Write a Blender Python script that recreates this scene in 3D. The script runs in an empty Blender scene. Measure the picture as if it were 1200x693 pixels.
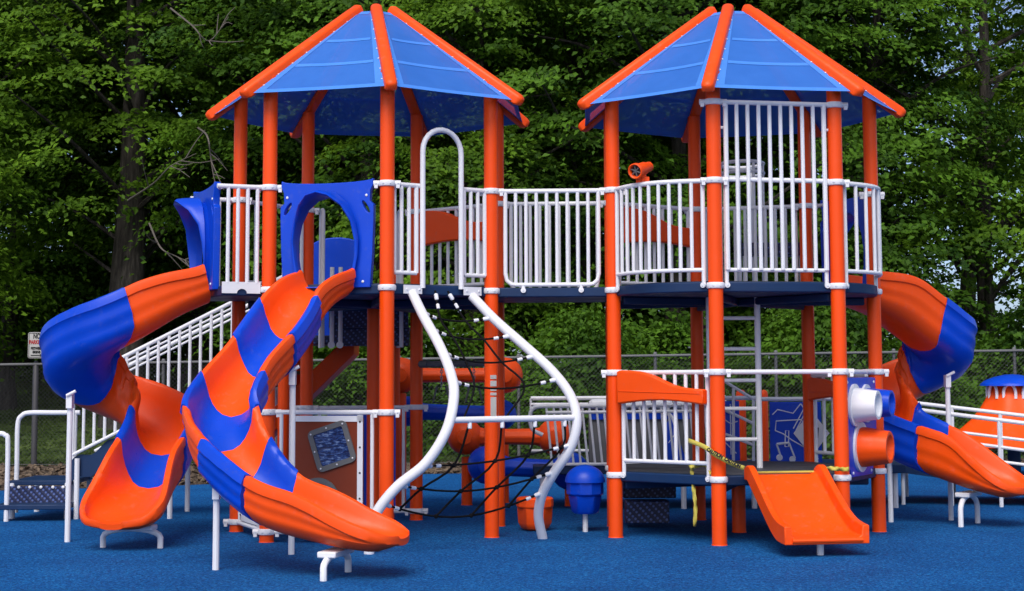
import bpy, bmesh, math, random
import numpy as np
from mathutils import Vector, Matrix
random.seed(7); rng = np.random.default_rng(7)
sc = bpy.context.scene
C = sc.collection
V = Vector
# ------------------------------------------------------------------ camera
FPX, PITCH, PY0, CAMH, ROLL = 1922.5, 0.0912, 266.54, 1.4145, 0.0040
cam = bpy.data.cameras.new('camera'); camo = bpy.data.objects.new('camera', cam); C.objects.link(camo)
camo.matrix_world = Matrix.Translation((0, 0, CAMH)) @ Matrix.Rotation(math.pi/2 + PITCH, 4, 'X') @ Matrix.Rotation(-ROLL, 4, 'Z')
cam.sensor_width = 36.0; cam.lens = FPX/1200*36; cam.shift_y = -(346.5 - PY0)/1200
cam.clip_start = 0.1; cam.clip_end = 2000
sc.camera = camo
# ------------------------------------------------------------------ sky, sun, exposure
SUN_EL, SUN_AZ = math.radians(50), math.radians(194)      # azimuth clockwise from +Y: behind the camera, to its left
w = bpy.data.worlds.new('World'); sc.world = w; w.use_nodes = True
nt = w.node_tree
sky = nt.nodes.new('ShaderNodeTexSky'); sky.sky_type = 'NISHITA'; sky.sun_disc = False
sky.sun_elevation = SUN_EL; sky.sun_rotation = SUN_AZ
sky.air_density = 0.45; sky.dust_density = 2.0; sky.ozone_density = 0.3
bg = nt.nodes['Background']; bg.inputs['Strength'].default_value = 0.14
nt.links.new(sky.outputs[0], bg.inputs['Color'])
sl = bpy.data.lights.new('sun', 'SUN'); sl.energy = 1.5; sl.angle = math.radians(38); sl.color = (1.0, 0.95, 0.88)
so = bpy.data.objects.new('sun', sl); C.objects.link(so)
sd = V((math.sin(SUN_AZ)*math.cos(SUN_EL), math.cos(SUN_AZ)*math.cos(SUN_EL), math.sin(SUN_EL)))
so.rotation_euler = sd.to_track_quat('Z', 'Y').to_euler()
sc.view_settings.view_transform = 'Standard'; sc.view_settings.look = 'None'
sc.view_settings.exposure = 0.66; sc.view_settings.gamma = 1.0
try: sc.view_settings.use_curve_mapping = False
except Exception: pass
sc.cycles.use_denoising = True
sc.cycles.max_bounces = 8; sc.cycles.transparent_max_bounces = 24
sc.cycles.sample_clamp_indirect = 6

def at(px, py, Y):
    """the point seen at a photo pixel (1200 x 693) at depth Y"""
    a0, b0 = px-600, -(py-PY0)
    cr, sr = math.cos(ROLL), math.sin(ROLL)
    a = a0*cr+b0*sr; b = -a0*sr+b0*cr
    cz, sz = math.cos(PITCH), math.sin(PITCH)
    v = V((a, FPX*cz-b*sz, FPX*sz+b*cz)); v *= Y/v.y
    return v + V((0, 0, CAMH))
# ------------------------------------------------------------------ materials
def nodes(name):
    m = bpy.data.materials.new(name); m.use_nodes = True
    return m, m.node_tree, m.node_tree.nodes['Principled BSDF']
def link(t, a, b): t.links.new(a, b)
def noise(t, scale, detail=3, rough=.55, vec=None):
    n = t.nodes.new('ShaderNodeTexNoise'); n.inputs['Scale'].default_value = scale
    n.inputs['Detail'].default_value = detail; n.inputs['Roughness'].default_value = rough
    if vec is None:
        g = t.nodes.new('ShaderNodeNewGeometry'); vec = g.outputs['Position']
    t.links.new(vec, n.inputs['Vector']); return n
def ramp(t, fac, stops):
    r = t.nodes.new('ShaderNodeValToRGB'); e = r.color_ramp.elements
    while len(e) < len(stops): e.new(.5)
    for k, (p, c) in enumerate(stops):
        e[k].position = p; e[k].color = (*c, 1) if len(c) == 3 else c
    t.links.new(fac, r.inputs['Fac']); return r
def bump(t, p, h, strength, dist):
    b = t.nodes.new('ShaderNodeBump'); b.inputs['Strength'].default_value = strength; b.inputs['Distance'].default_value = dist
    t.links.new(h, b.inputs['Height']); t.links.new(b.outputs[0], p.inputs['Normal'])
def plastic(name, col, rough=.4, var=.12, spec=.5, fine=90, coat=0.0, scuff=.26):
    m, t, p = nodes(name)
    n = noise(t, 1.7, 5)
    lo = tuple(c*(1-var) for c in col); hi = tuple(min(1, c*(1+var)) for c in col)
    r = ramp(t, n.outputs['Fac'], [(.3, lo), (.7, hi)])
    s = noise(t, 13, 6, .7)
    sr = ramp(t, s.outputs['Fac'], [(.56, (0, 0, 0)), (.72, (scuff, scuff, scuff))])
    mx = t.nodes.new('ShaderNodeMixRGB'); link(t, sr.outputs[0], mx.inputs['Fac'])
    link(t, r.outputs[0], mx.inputs['Color1'])
    g = sum(col)/3; mx.inputs['Color2'].default_value = (col[0]*.6+g*.35+.02, col[1]*.6+g*.35+.02, col[2]*.6+g*.35+.02, 1)
    link(t, mx.outputs[0], p.inputs['Base Color'])
    rr = ramp(t, noise(t, 6, 5).outputs['Fac'], [(.3, (rough*.8,)*3), (.7, (rough*1.25,)*3)])
    link(t, rr.outputs[0], p.inputs['Roughness'])
    p.inputs['Specular IOR Level'].default_value = spec*.6
    p.inputs['Coat Weight'].default_value = coat
    f = noise(t, fine, 3); bump(t, p, f.outputs['Fac'], .12, .002)
    return m
M = {}
M['orange'] = plastic('orange_plastic', (.90, .082, .003), .42, .06)
M['orange_post'] = plastic('orange_powder_coat', (.88, .074, .002), .38, .05, fine=160, scuff=.06)
M['blue'] = plastic('blue_plastic', (.002, .058, .56), .34, .10)
M['white'] = plastic('white_powder_coat', (.74, .76, .80), .38, .05, fine=160, scuff=.3)
M['grey'] = plastic('grey_galvanised', (.13, .135, .14), .55, .12, fine=160)
M['navy'] = plastic('navy_deck_coating', (.005, .026, .085), .5, .2, fine=60, scuff=.2)
M['navy_top'] = plastic('worn_deck_top', (.06, .065, .08), .6, .3, fine=60, scuff=.5)
M['rope'] = plastic('black_rope', (.006, .006, .007), .9, .3, spec=.2, fine=300, scuff=.03)
M['brown'] = plastic('brown_panel', (.20, .032, .010), .5, .12)
M['bolt'] = plastic('dark_bolt', (.05, .05, .055), .4, .1)
M['chain'] = plastic('steel_chain', (.35, .35, .36), .35, .1)
M['yellow'] = plastic('yellow_tape', (.52, .45, .08), .5, .3)
M['ink'] = plastic('black_print', (.01, .01, .01), .5, .0)
M['red_ink'] = plastic('red_print', (.35, .02, .02), .5, .0)
M['sign'] = plastic('sign_face', (.42, .42, .40), .5, .08)
M['bark'] = None
def mat_rubber():
    m, t, p = nodes('blue_rubber_granules')
    g_ = t.nodes.new('ShaderNodeNewGeometry'); n1 = t.nodes.new('ShaderNodeTexVoronoi'); n1.inputs['Scale'].default_value = 85; link(t, g_.outputs['Position'], n1.inputs['Vector'])
    sp_ = t.nodes.new('ShaderNodeSeparateColor'); link(t, n1.outputs['Color'], sp_.inputs[0]); nb = noise(t, 30, 4, .7); n2 = noise(t, 1.1, 5, .6)
    av = t.nodes.new('ShaderNodeMath'); av.operation = 'MULTIPLY_ADD'; link(t, sp_.outputs[0], av.inputs[0]); av.inputs[1].default_value = .62
    sv = t.nodes.new('ShaderNodeMath'); sv.operation = 'MULTIPLY_ADD'; link(t, nb.outputs['Fac'], sv.inputs[0]); sv.inputs[1].default_value = .9; sv.inputs[2].default_value = -.26; link(t, sv.outputs[0], av.inputs[2])
    r1 = ramp(t, av.outputs[0], [(.12, (.001, .024, .10)), (.42, (.003, .070, .255)), (.68, (.006, .115, .36)), (.92, (.035, .23, .50))])
    r2 = ramp(t, n2.outputs['Fac'], [(.3, (.74, .78, .82)), (.7, (1.18, 1.12, 1.08))])
    mx = t.nodes.new('ShaderNodeMixRGB'); mx.blend_type = 'MULTIPLY'; mx.inputs['Fac'].default_value = 1
    link(t, r1.outputs[0], mx.inputs['Color1']); link(t, r2.outputs[0], mx.inputs['Color2'])
    d = ramp(t, noise(t, 3.1, 7, .7).outputs['Fac'], [(.60, (0, 0, 0)), (.82, (.12, .12, .12))])
    m2 = t.nodes.new('ShaderNodeMixRGB'); link(t, d.outputs[0], m2.inputs['Fac']); link(t, mx.outputs[0], m2.inputs['Color1'])
    m2.inputs['Color2'].default_value = (.10, .12, .15, 1)
    link(t, m2.outputs[0], p.inputs['Base Color']); p.inputs['Roughness'].default_value = .85
    p.inputs['Specular IOR Level'].default_value = .12
    bump(t, p, av.outputs[0], .7, .006)
    return m
M['rubber'] = mat_rubber()
def mat_ground(name, stops, sc1, sc2, b=.03):
    m, t, p = nodes(name)
    n1 = noise(t, sc1, 6, .7); n2 = noise(t, sc2, 4, .6)
    r1 = ramp(t, n1.outputs['Fac'], stops)
    r2 = ramp(t, n2.outputs['Fac'], [(.3, (.65, .65, .65)), (.7, (1.15, 1.15, 1.15))])
    mx = t.nodes.new('ShaderNodeMixRGB'); mx.blend_type = 'MULTIPLY'; mx.inputs['Fac'].default_value = 1
    link(t, r1.outputs[0], mx.inputs['Color1']); link(t, r2.outputs[0], mx.inputs['Color2'])
    link(t, mx.outputs[0], p.inputs['Base Color']); p.inputs['Roughness'].default_value = .9
    bump(t, p, n1.outputs['Fac'], .8, b)
    return m
M['grass'] = mat_ground('lawn_soil', [(.3, (.016, .030, .006)), (.5, (.035, .062, .012)), (.72, (.06, .095, .02))], 9, .5)
M['mulch'] = mat_ground('mulch_soil', [(.3, (.022, .014, .009)), (.5, (.075, .05, .032)), (.7, (.15, .105, .07))], 22, 1.3)
M['chip'] = mat_ground('wood_chips', [(.3, (.05, .032, .02)), (.5, (.12, .085, .055)), (.7, (.24, .18, .12))], 5, 1.3)
def mat_bark():
    m, t, p = nodes('ridged_bark')
    tc = t.nodes.new('ShaderNodeTexCoord'); mp = t.nodes.new('ShaderNodeMapping'); mp.inputs['Scale'].default_value = (1, 1, .16)
    link(t, tc.outputs['Object'], mp.inputs['Vector'])
    n = noise(t, 14, 6, .65, mp.outputs[0])
    r = ramp(t, n.outputs['Fac'], [(.33, (.012, .010, .008)), (.55, (.055, .047, .038)), (.72, (.12, .105, .088))])
    link(t, r.outputs[0], p.inputs['Base Color']); p.inputs['Roughness'].default_value = .9
    bump(t, p, n.outputs['Fac'], 1.0, .05); return m
M['bark'] = mat_bark()
def mat_leaf(name, lo, hi, tr=.3):
    m = bpy.data.materials.new(name); m.use_nodes = True; t = m.node_tree; t.nodes.clear()
    out = t.nodes.new('ShaderNodeOutputMaterial'); g = t.nodes.new('ShaderNodeNewGeometry')
    n = noise(t, .55, 3)
    ad = t.nodes.new('ShaderNodeMath'); ad.operation = 'MULTIPLY_ADD'
    link(t, g.outputs['Random Per Island'], ad.inputs[0]); ad.inputs[1].default_value = .38
    sb = t.nodes.new('ShaderNodeMath'); sb.operation = 'MULTIPLY_ADD'; link(t, n.outputs['Fac'], sb.inputs[0]); sb.inputs[1].default_value = 2.0; sb.inputs[2].default_value = -.70
    link(t, sb.outputs[0], ad.inputs[2])
    r = ramp(t, ad.outputs[0], [(.1, lo), (.5, tuple((a+b)/2 for a, b in zip(lo, hi))), (.95, hi)])
    df = t.nodes.new('ShaderNodeBsdfPrincipled'); link(t, r.outputs[0], df.inputs['Base Color']); df.inputs['Roughness'].default_value = .6
    df.inputs['Specular IOR Level'].default_value = .18
    tl = t.nodes.new('ShaderNodeBsdfTranslucent')
    hs = t.nodes.new('ShaderNodeHueSaturation'); hs.inputs['Value'].default_value = 1.35; hs.inputs['Hue'].default_value = .485
    link(t, r.outputs[0], hs.inputs['Color']); link(t, hs.outputs[0], tl.inputs['Color'])
    mx = t.nodes.new('ShaderNodeMixShader'); mx.inputs[0].default_value = tr
    link(t, df.outputs[0], mx.inputs[1]); link(t, tl.outputs[0], mx.inputs[2]); link(t, mx.outputs[0], out.inputs['Surface'])
    return m
M['leaf'] = mat_leaf('maple_leaf', (.020, .062, .004), (.165, .325, .020), .36)
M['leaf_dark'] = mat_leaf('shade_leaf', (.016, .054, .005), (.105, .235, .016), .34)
M['leaf_far'] = mat_leaf('woodland_leaf', (.014, .042, .006), (.055, .12, .016), .3)
M['blade'] = mat_leaf('grass_blade', (.030, .060, .010), (.085, .135, .025), .25)
def mat_shade(name, see, c0=(.036, .175, .62), c1=(.044, .195, .67)):
    """woven shade cloth: partly see-through, the doubled hems less so"""
    m = bpy.data.materials.new(name); m.use_nodes = True; t = m.node_tree
    p = t.nodes['Principled BSDF']; out = t.nodes['Material Output']
    n = noise(t, 5, 4)
    r = ramp(t, n.outputs['Fac'], [(.3, c0), (.7, c1)])
    link(t, r.outputs[0], p.inputs['Base Color']); p.inputs['Roughness'].default_value = .6
    p.inputs['Specular IOR Level'].default_value = .25
    f = noise(t, 260, 2); bump(t, p, f.outputs['Fac'], .3, .002)
    tl = t.nodes.new('ShaderNodeBsdfTranslucent'); tl.inputs['Color'].default_value = (.01, .04, .25, 1)
    tp = t.nodes.new('ShaderNodeBsdfTransparent')
    m1 = t.nodes.new('ShaderNodeMixShader'); m1.inputs[0].default_value = .05
    m2 = t.nodes.new('ShaderNodeMixShader'); m2.inputs[0].default_value = see
    link(t, p.outputs[0], m1.inputs[1]); link(t, tl.outputs[0], m1.inputs[2])
    link(t, m1.outputs[0], m2.inputs[1]); link(t, tp.outputs[0], m2.inputs[2]); link(t, m2.outputs[0], out.inputs['Surface'])
    return m
M['shade'] = mat_shade('blue_shade_cloth', .20)
M['hem'] = mat_shade('doubled_shade_cloth', .02, (.06, .24, .74), (.075, .265, .80))
def mat_mirror():
    m, t, p = nodes('wavy_blue_window')
    mp = t.nodes.new('ShaderNodeMapping'); mp.inputs['Scale'].default_value = (22, 22, 60); mp.inputs['Rotation'].default_value = (0, .3, 0)
    g = t.nodes.new('ShaderNodeNewGeometry'); link(t, g.outputs['Position'], mp.inputs['Vector'])
    n = noise(t, 1.0, 3, .6, mp.outputs[0])
    r = ramp(t, n.outputs['Fac'], [(.42, (.004, .010, .06)), (.56, (.02, .06, .22)), (.66, (.16, .24, .42))])
    link(t, r.outputs[0], p.inputs['Base Color']); p.inputs['Roughness'].default_value = .2
    bump(t, p, n.outputs['Fac'], .6, .01); return m
M['wavy'] = mat_mirror()
def mat_perf():
    m, t, p = nodes('navy_perforated_steel')
    g = t.nodes.new('ShaderNodeNewGeometry'); mp = t.nodes.new('ShaderNodeMapping'); mp.inputs['Rotation'].default_value = (0, .78, .78)
    mp.inputs['Scale'].default_value = (28, 28, 28)
    link(t, g.outputs['Position'], mp.inputs['Vector'])
    v = t.nodes.new('ShaderNodeTexVoronoi'); v.inputs['Randomness'].default_value = 0.1; v.inputs['Scale'].default_value = 1
    link(t, mp.outputs[0], v.inputs['Vector'])
    r = ramp(t, v.outputs['Distance'], [(.26, (.07, .12, .34)), (.40, (.006, .013, .06))])
    link(t, r.outputs[0], p.inputs['Base Color']); p.inputs['Roughness'].default_value = .5
    bump(t, p, v.outputs['Distance'], .5, .01); return m
M['perf'] = mat_perf()

# ------------------------------------------------------------------ mesh helpers
class MB:
    """collects shapes for ONE mesh"""
    def __init__(s): s.v = []; s.f = []
    def add(s, vs, fs):
        o = len(s.v); s.v += [V(x) for x in vs]; s.f += [tuple(i+o for i in f) for f in fs]; return s
    def box(s, c, size, rot=None):
        c = V(c); h = [x/2 for x in size]
        pts = [V((x*h[0], y*h[1], z*h[2])) for x in (-1, 1) for y in (-1, 1) for z in (-1, 1)]
        if rot is not None: pts = [rot @ p for p in pts]
        return s.add([c+p for p in pts], [(0, 1, 3, 2), (4, 6, 7, 5), (0, 4, 5, 1), (2, 3, 7, 6), (0, 2, 6, 4), (1, 5, 7, 3)])
    def tube(s, pts, r, n=10, caps=True, closed=False):
        pts = [V(p) for p in pts]; N = len(pts)
        rs = r if isinstance(r, (list, tuple)) else [r]*N
        rings = []; up = None
        for i, p in enumerate(pts):
            a = pts[(i-1) % N] if (i > 0 or closed) else p; b = pts[(i+1) % N] if (i < N-1 or closed) else p
            t = (b-a).normalized()
            if up is None:
                up = V((0, 0, 1)) if abs(t.z) < .9 else V((0, 1, 0))
            sd_ = t.cross(up)
            if sd_.length < 1e-5: sd_ = t.orthogonal()
            sd_.normalize(); up = sd_.cross(t).normalized()
            rings.append([p+(sd_*math.cos(k*2*math.pi/n)+up*math.sin(k*2*math.pi/n))*rs[i] for k in range(n)])
        vs = [q for g in rings for q in g]; fs = []
        for i in range(N if closed else N-1):
            j = (i+1) % N
            for k in range(n): fs.append((i*n+k, i*n+(k+1) % n, j*n+(k+1) % n, j*n+k))
        if caps and not closed:
            fs.append(tuple(range(n))[::-1]); fs.append(tuple((N-1)*n+k for k in range(n)))
        return s.add(vs, fs)
    def lathe(s, c, prof, n=20, axis=V((0, 0, 1)), flute=0, nf=0):
        """prof: (radius, height) list along axis"""
        c = V(c); ax = V(axis).normalized(); u = ax.orthogonal().normalized(); w_ = ax.cross(u)
        if abs(ax.z) > .99: u = V((1, 0, 0)); w_ = V((0, 1, 0))
        vs = []
        for r, h in prof:
            for k in range(n):
                a = 2*math.pi*k/n; rr = r*(1+flute*math.cos(nf*a)) if flute else r
                vs.append(c+ax*h+(u*math.cos(a)+w_*math.sin(a))*rr)
        fs = []
        for i in range(len(prof)-1):
            for k in range(n): fs.append((i*n+k, i*n+(k+1) % n, (i+1)*n+(k+1) % n, (i+1)*n+k))
        fs.append(tuple(range(n))[::-1]); fs.append(tuple((len(prof)-1)*n+k for k in range(n)))
        return s.add(vs, fs)
    def prism(s, pts, d):
        """a polygon (list of 3D points) pushed along d"""
        n = len(pts); pts = [V(p) for p in pts]; d = V(d)
        return s.add(pts+[p+d for p in pts], [tuple(range(n))[::-1], tuple(range(n, 2*n))]+[(i, (i+1) % n, n+(i+1) % n, n+i) for i in range(n)])
    def plate(s, outer, holes, frame, th):
        """a flat plate with holes: 2D outlines, frame = (origin, u, v, n)"""
        o, u, v, nn = frame
        bm = bmesh.new(); loops = [outer]+holes; idx = []; ed = []
        for lp in loops:
            vs = [bm.verts.new((p[0], p[1], 0)) for p in lp]; idx.append(vs)
            for i in range(len(vs)): ed.append(bm.edges.new((vs[i], vs[(i+1) % len(vs)])))
        bmesh.ops.triangle_fill(bm, use_beauty=True, use_dissolve=False, edges=ed, normal=(0, 0, 1))
        bm.verts.index_update(); bm.verts.ensure_lookup_table()
        P = [vv.co.copy() for vv in bm.verts]; F = [[vv.index for vv in f.verts] for f in bm.faces]
        L = [[vv.index for vv in g] for g in idx]; bm.free()
        n = len(P); w3 = lambda p, h: o+u*p[0]+v*p[1]+nn*h
        vs = [w3(p, 0) for p in P]+[w3(p, th) for p in P]
        fs = [tuple(f[::-1]) for f in F]+[tuple(i+n for i in f) for f in F]
        for g in L:
            for i in range(len(g)): a, b = g[i], g[(i+1) % len(g)]; fs.append((a, b, b+n, a+n))
        return s.add(vs, fs)
    def data(s, name, m, off=V((0, 0, 0)), smooth=35, fixn=True):
        me = bpy.data.meshes.new(name); me.from_pydata([tuple(p-off) for p in s.v], [], s.f)
        if fixn:
            bm = bmesh.new(); bm.from_mesh(me); bmesh.ops.recalc_face_normals(bm, faces=bm.faces); bm.to_mesh(me); bm.free()
        me.materials.append(m)
        if smooth:
            me.shade_smooth(); me.set_sharp_from_angle(angle=math.radians(smooth))
        return me
    def build(s, name, m, parent=None, smooth=35, bev=0):
        off = root_loc(parent)
        o = bpy.data.objects.new(name, s.data(name, m, off, smooth)); C.objects.link(o)
        if parent is not None: o.parent = parent
        if name in ('bolts', 'grommets', 'fixings', 'line_drawing', 'music_notes', 'diamond_print', 'lens_guard'): o['kind'] = 'stuff'
        if bev:
            b = o.modifiers.new('bevel', 'BEVEL'); b.width = bev; b.segments = 2; b.limit_method = 'ANGLE'; b.angle_limit = math.radians(40)
        return o
def root_loc(o):
    p = V((0, 0, 0))
    while o is not None: p += o.location; o = o.parent
    return p
def thing(name, label, cat, loc, group=None):
    o = bpy.data.objects.new(name, None); C.objects.link(o); o.location = loc; o.empty_display_size = .1
    return tag(o, label, cat, group)
def tag(o, label, cat, group=None):
    o['label'] = label; o['category'] = cat
    if group: o['group'] = group
    return o
def structure(o): o['kind'] = 'structure'; return o
def place(name, me, loc, parent, rotz=0):
    o = bpy.data.objects.new(name, me); C.objects.link(o); o.parent = parent; o.location = V(loc)-root_loc(parent); o.rotation_euler.z = rotz
    return o
def crom(P, n=8):
    P = [V(p) for p in P]; Q = [P[0]*2-P[1]]+P+[P[-1]*2-P[-2]]; out = []
    for i in range(1, len(Q)-2):
        a, b, c, d = Q[i-1:i+3]
        for k in range(n):
            t = k/n
            out.append(.5*((2*b)+(c-a)*t+(2*a-5*b+4*c-d)*t*t+(3*b-a-3*c+d)*t**3))
    out.append(P[-1]); return out
def arc2(cx, cy, rx, ry, a0, a1, n):
    return [(cx+rx*math.cos(math.radians(a0+(a1-a0)*k/n)), cy+ry*math.sin(math.radians(a0+(a1-a0)*k/n))) for k in range(n+1)]
_shared = {}
def shared(key, fn):
    if key not in _shared: _shared[key] = fn()
    return _shared[key]
def vtube(r, h, mat, n=8):
    return shared(('vt', round(r, 4), round(h, 3), mat), lambda: MB().tube([(0, 0, 0), (0, 0, h)], r, n).data('baluster', M[mat]))

# ------------------------------------------------------------------ layout of the play structure
S = 1.10; ROT = -0.0451; OX, OY = 0.3846, 15.2966
ZR, ZD, ZL = 3.0915, 2.1885, 0.548
R7 = S/(2*math.sin(math.pi/7)); AP7 = R7*math.cos(math.pi/7)
PST = {}
for i, n in enumerate('ABCDFEH'):
    a = math.pi+math.pi/7+i*2*math.pi/7
    x, y = S/2+AP7+R7*math.cos(a), R7*math.sin(a)
    for nm, sg in ((n, 1), ({'A': 'L3', 'B': 'L2', 'C': 'L1', 'D': 'L0', 'F': 'L5', 'E': 'L6', 'H': 'L4'}[n], -1)):
        xx = x*sg
        PST[nm] = V((OX+xx*math.cos(ROT)-y*math.sin(ROT), OY+xx*math.sin(ROT)+y*math.cos(ROT), 0))
RIGHT = ['A', 'B', 'C', 'D', 'F', 'E', 'H']; LEFT = ['L3', 'L2', 'L1', 'L0', 'L5', 'L6', 'L4']
CR = sum((PST[k] for k in RIGHT), V())/7; CL = sum((PST[k] for k in LEFT), V())/7
PR = .0635
def outn(a, b, c):
    d = (PST[b]-PST[a]); n = V((d.y, -d.x, 0)).normalized()
    if n.dot((PST[a]+PST[b])/2-c) < 0: n = -n
    return n
Z = V((0, 0, 1))

# ------------------------------------------------------------------ ground
def hterr(x, y):
    t = min(1, max(0, (y-28.5)/20)); return -.03+1.5*t*t*(3-2*t)
def terrain():
    xs = [-200, -120, -60]+[-40+4*k for k in range(21)]+[60, 120, 200]; ys = [-60, -20, 0, 10, 20, 26]+[28+2*k for k in range(14)]+[70, 120, 250, 400]
    mb = MB(); mb.v = [V((x, y, hterr(x, y))) for y in ys for x in xs]; nx = len(xs)
    mb.f = [(j*nx+i, j*nx+i+1, (j+1)*nx+i+1, (j+1)*nx+i) for j in range(len(ys)-1) for i in range(nx-1)]
    return structure(mb.build('ground', M['grass']))
terrain()
FAR = [(-14, 18.6), (-8, 20.6), (-4.6, 21.9), (-1.3, 24.4), (3, 25.4), (14, 26.2)]
mb = MB(); mb.prism([(x, y, -.2) for x, y in [(-14, -6), (14, -6)]+FAR[::-1]], (0, 0, .2))
structure(mb.build('safety_surface', M['rubber'], smooth=0))
mb = MB(); mb.add([(x, y-.3, -.012) for x, y in FAR]+[(x, 27.6, -.012) for x, y in FAR], [(i, i+1, 7+i, 6+i) for i in range(5)])
structure(mb.build('mulch_bed', M['mulch'], smooth=0))

# ------------------------------------------------------------------ shared small pieces
def clamp_mesh(kind):
    def f():
        m = MB(); m.lathe((0, 0, -.027), [(.066, 0), (.076, .004), (.080, .014), (.080, .040), (.076, .050), (.066, .054)], 20)
        for s in (-.03, .03): m.lathe((s, -.073, .027-.027), [(.008, 0), (.008, .007)], 8, V((0, -1, 0)))
        if kind == 'ear':
            for s in (-1, 1):
                m.tube([(s*.06, -.01, 0), (s*.118, -.01, 0)], .026, 10); m.box((s*.095, -.02, -.028), (.03, .035, .03))
                m.lathe((s*.095, -.036, 0), [(.007, 0), (.007, .006)], 8, V((0, -1, 0)))
        return m.data('clamp', M['white'], smooth=40)
    return shared(('clamp', kind), f)
def clamp(post, p, z, kind='ring', rot=0):
    return place('clamp', clamp_mesh(kind), (p.x, p.y, z), post, rot)
def make_post(name, p, z0, z1, parent, r=PR, mat='orange_post', cap=False):
    m = MB()
    prof = [(r, 0), (r, z1-z0)]
    if cap: prof = [(r, 0), (r, z1-z0-.06), (r*.93, z1-z0-.03), (r*.7, z1-z0-.008), (r*.3, z1-z0)]
    m.lathe((p.x, p.y, z0), prof, 24)
    m.lathe((p.x, p.y, z0-.001), [(r*1.08, 0), (r*1.03, .008)], 24)
    return m.build(name, M[mat], parent)
def bow(a, b, n, bulge, k=14):
    """points from a to b bowed out along n"""
    return [a.lerp(b, i/k)+n*(bulge*math.sin(math.pi*i/k)) for i in range(k+1)]
def walk(P, s):
    for i in range(len(P)-1):
        d = (P[i+1]-P[i]).length
        if s <= d or i == len(P)-2: return P[i].lerp(P[i+1], s/d)
        s -= d
def railing(parent, a, b, z0, z1, nb, n=V((0, -1, 0)), bulge=0, gap=.10, lugs=True, mid=None, top_through=True, rt=.021, rb=.0165, mat='white', round_bottom=False, low=.10, name='railing'):
    """guard rail between two posts: top tube, bottom tube, end uprights with lugs; each upright is a baluster of its own"""
    m = MB(); a = V((a.x, a.y, 0)); b = V((b.x, b.y, 0))
    P = bow(a, b, n, bulge) if bulge else [a.lerp(b, i/14) for i in range(15)]
    ln = sum((P[i+1]-P[i]).length for i in range(len(P)-1))
    s0, s1 = gap, ln-gap
    sub = lambda u0, u1, z: [walk(P, u0+(u1-u0)*k/12)+Z*z for k in range(13)]
    m.tube(sub(.03 if top_through else s0, ln-.03 if top_through else s1, z1), rt, 10)
    o = m.build(name, M[mat], parent); m = MB()
    zb = z0+low
    if round_bottom:
        q = [walk(P, s0)+Z*(zb+.10), walk(P, s0+.012)+Z*(zb+.04), walk(P, s0+.05)+Z*(zb+.006)]+sub(s0+.09, s1-.09, zb)+[walk(P, s1-.05)+Z*(zb+.006), walk(P, s1-.012)+Z*(zb+.04), walk(P, s1)+Z*(zb+.10)]
        m.tube(q, rb*1.15, 10)
    else: m.tube(sub(s0, s1, zb), rb*1.1, 10)
    if lugs:
        for s in ((s0, s1) if not round_bottom else (s0+.16, s1-.16)):
            p = walk(P, s); m.tube([p+Z*(zb), p+Z*(z0-.02)], .018, 8)
            m.lathe(p+Z*(z0-.03)-n*(-.0)+n*.004, [(.024, 0), (.024, .016)], 12, n); m.lathe(p+Z*(z0-.03)+n*.02, [(.009, 0), (.009, .005)], 8, n)
    m.build('bottom_rail', M[mat], o)
    for k in range(nb):
        s = s0+(s1-s0)*k/(nb-1); p = walk(P, s); lo_ = zb+(.09 if round_bottom and k in (0, nb-1) else 0)
        place('baluster', vtube(rb*(1.15 if k in (0, nb-1) else 1), z1-lo_, mat), (p.x, p.y, lo_), o)
    return o
def wave_board(parent, a, b, n, ztop, hgt, mirror=False):
    """moulded board with a swelling top edge"""
    L = (b-a).length; u = (b-a).normalized(); K = 20; top = []; bot = []
    for k in range(K+1):
        t = k/K; tt = 1-t if mirror else t
        sm = 1/(1+math.exp((tt-.52)*9))
        top.append((t*L, ztop-.17*(1-sm)-.012*(tt < .03)))
        bot.append((t*L, ztop-hgt+.035*math.sin(math.pi*tt)-.0))
    m = MB(); m.plate(bot+top[::-1], [], (V((a.x, a.y, 0)), u, Z, n), .075)
    o = m.build('wave_board', M['orange'], parent, bev=.014)
    g = MB(); g.tube([V((a.x, a.y, 0))+u*(t*L)+Z*(ztop-hgt*.62-.02*t)+n*.076 for t in (.03, .3, .6, .97)], .004, 6)
    g.build('groove_line', M['orange_post'], o)
    return o
def bolt(m, p, n, r=.012): m.lathe(p, [(r, 0), (r, .004), (r*.6, .008)], 8, n)

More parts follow.
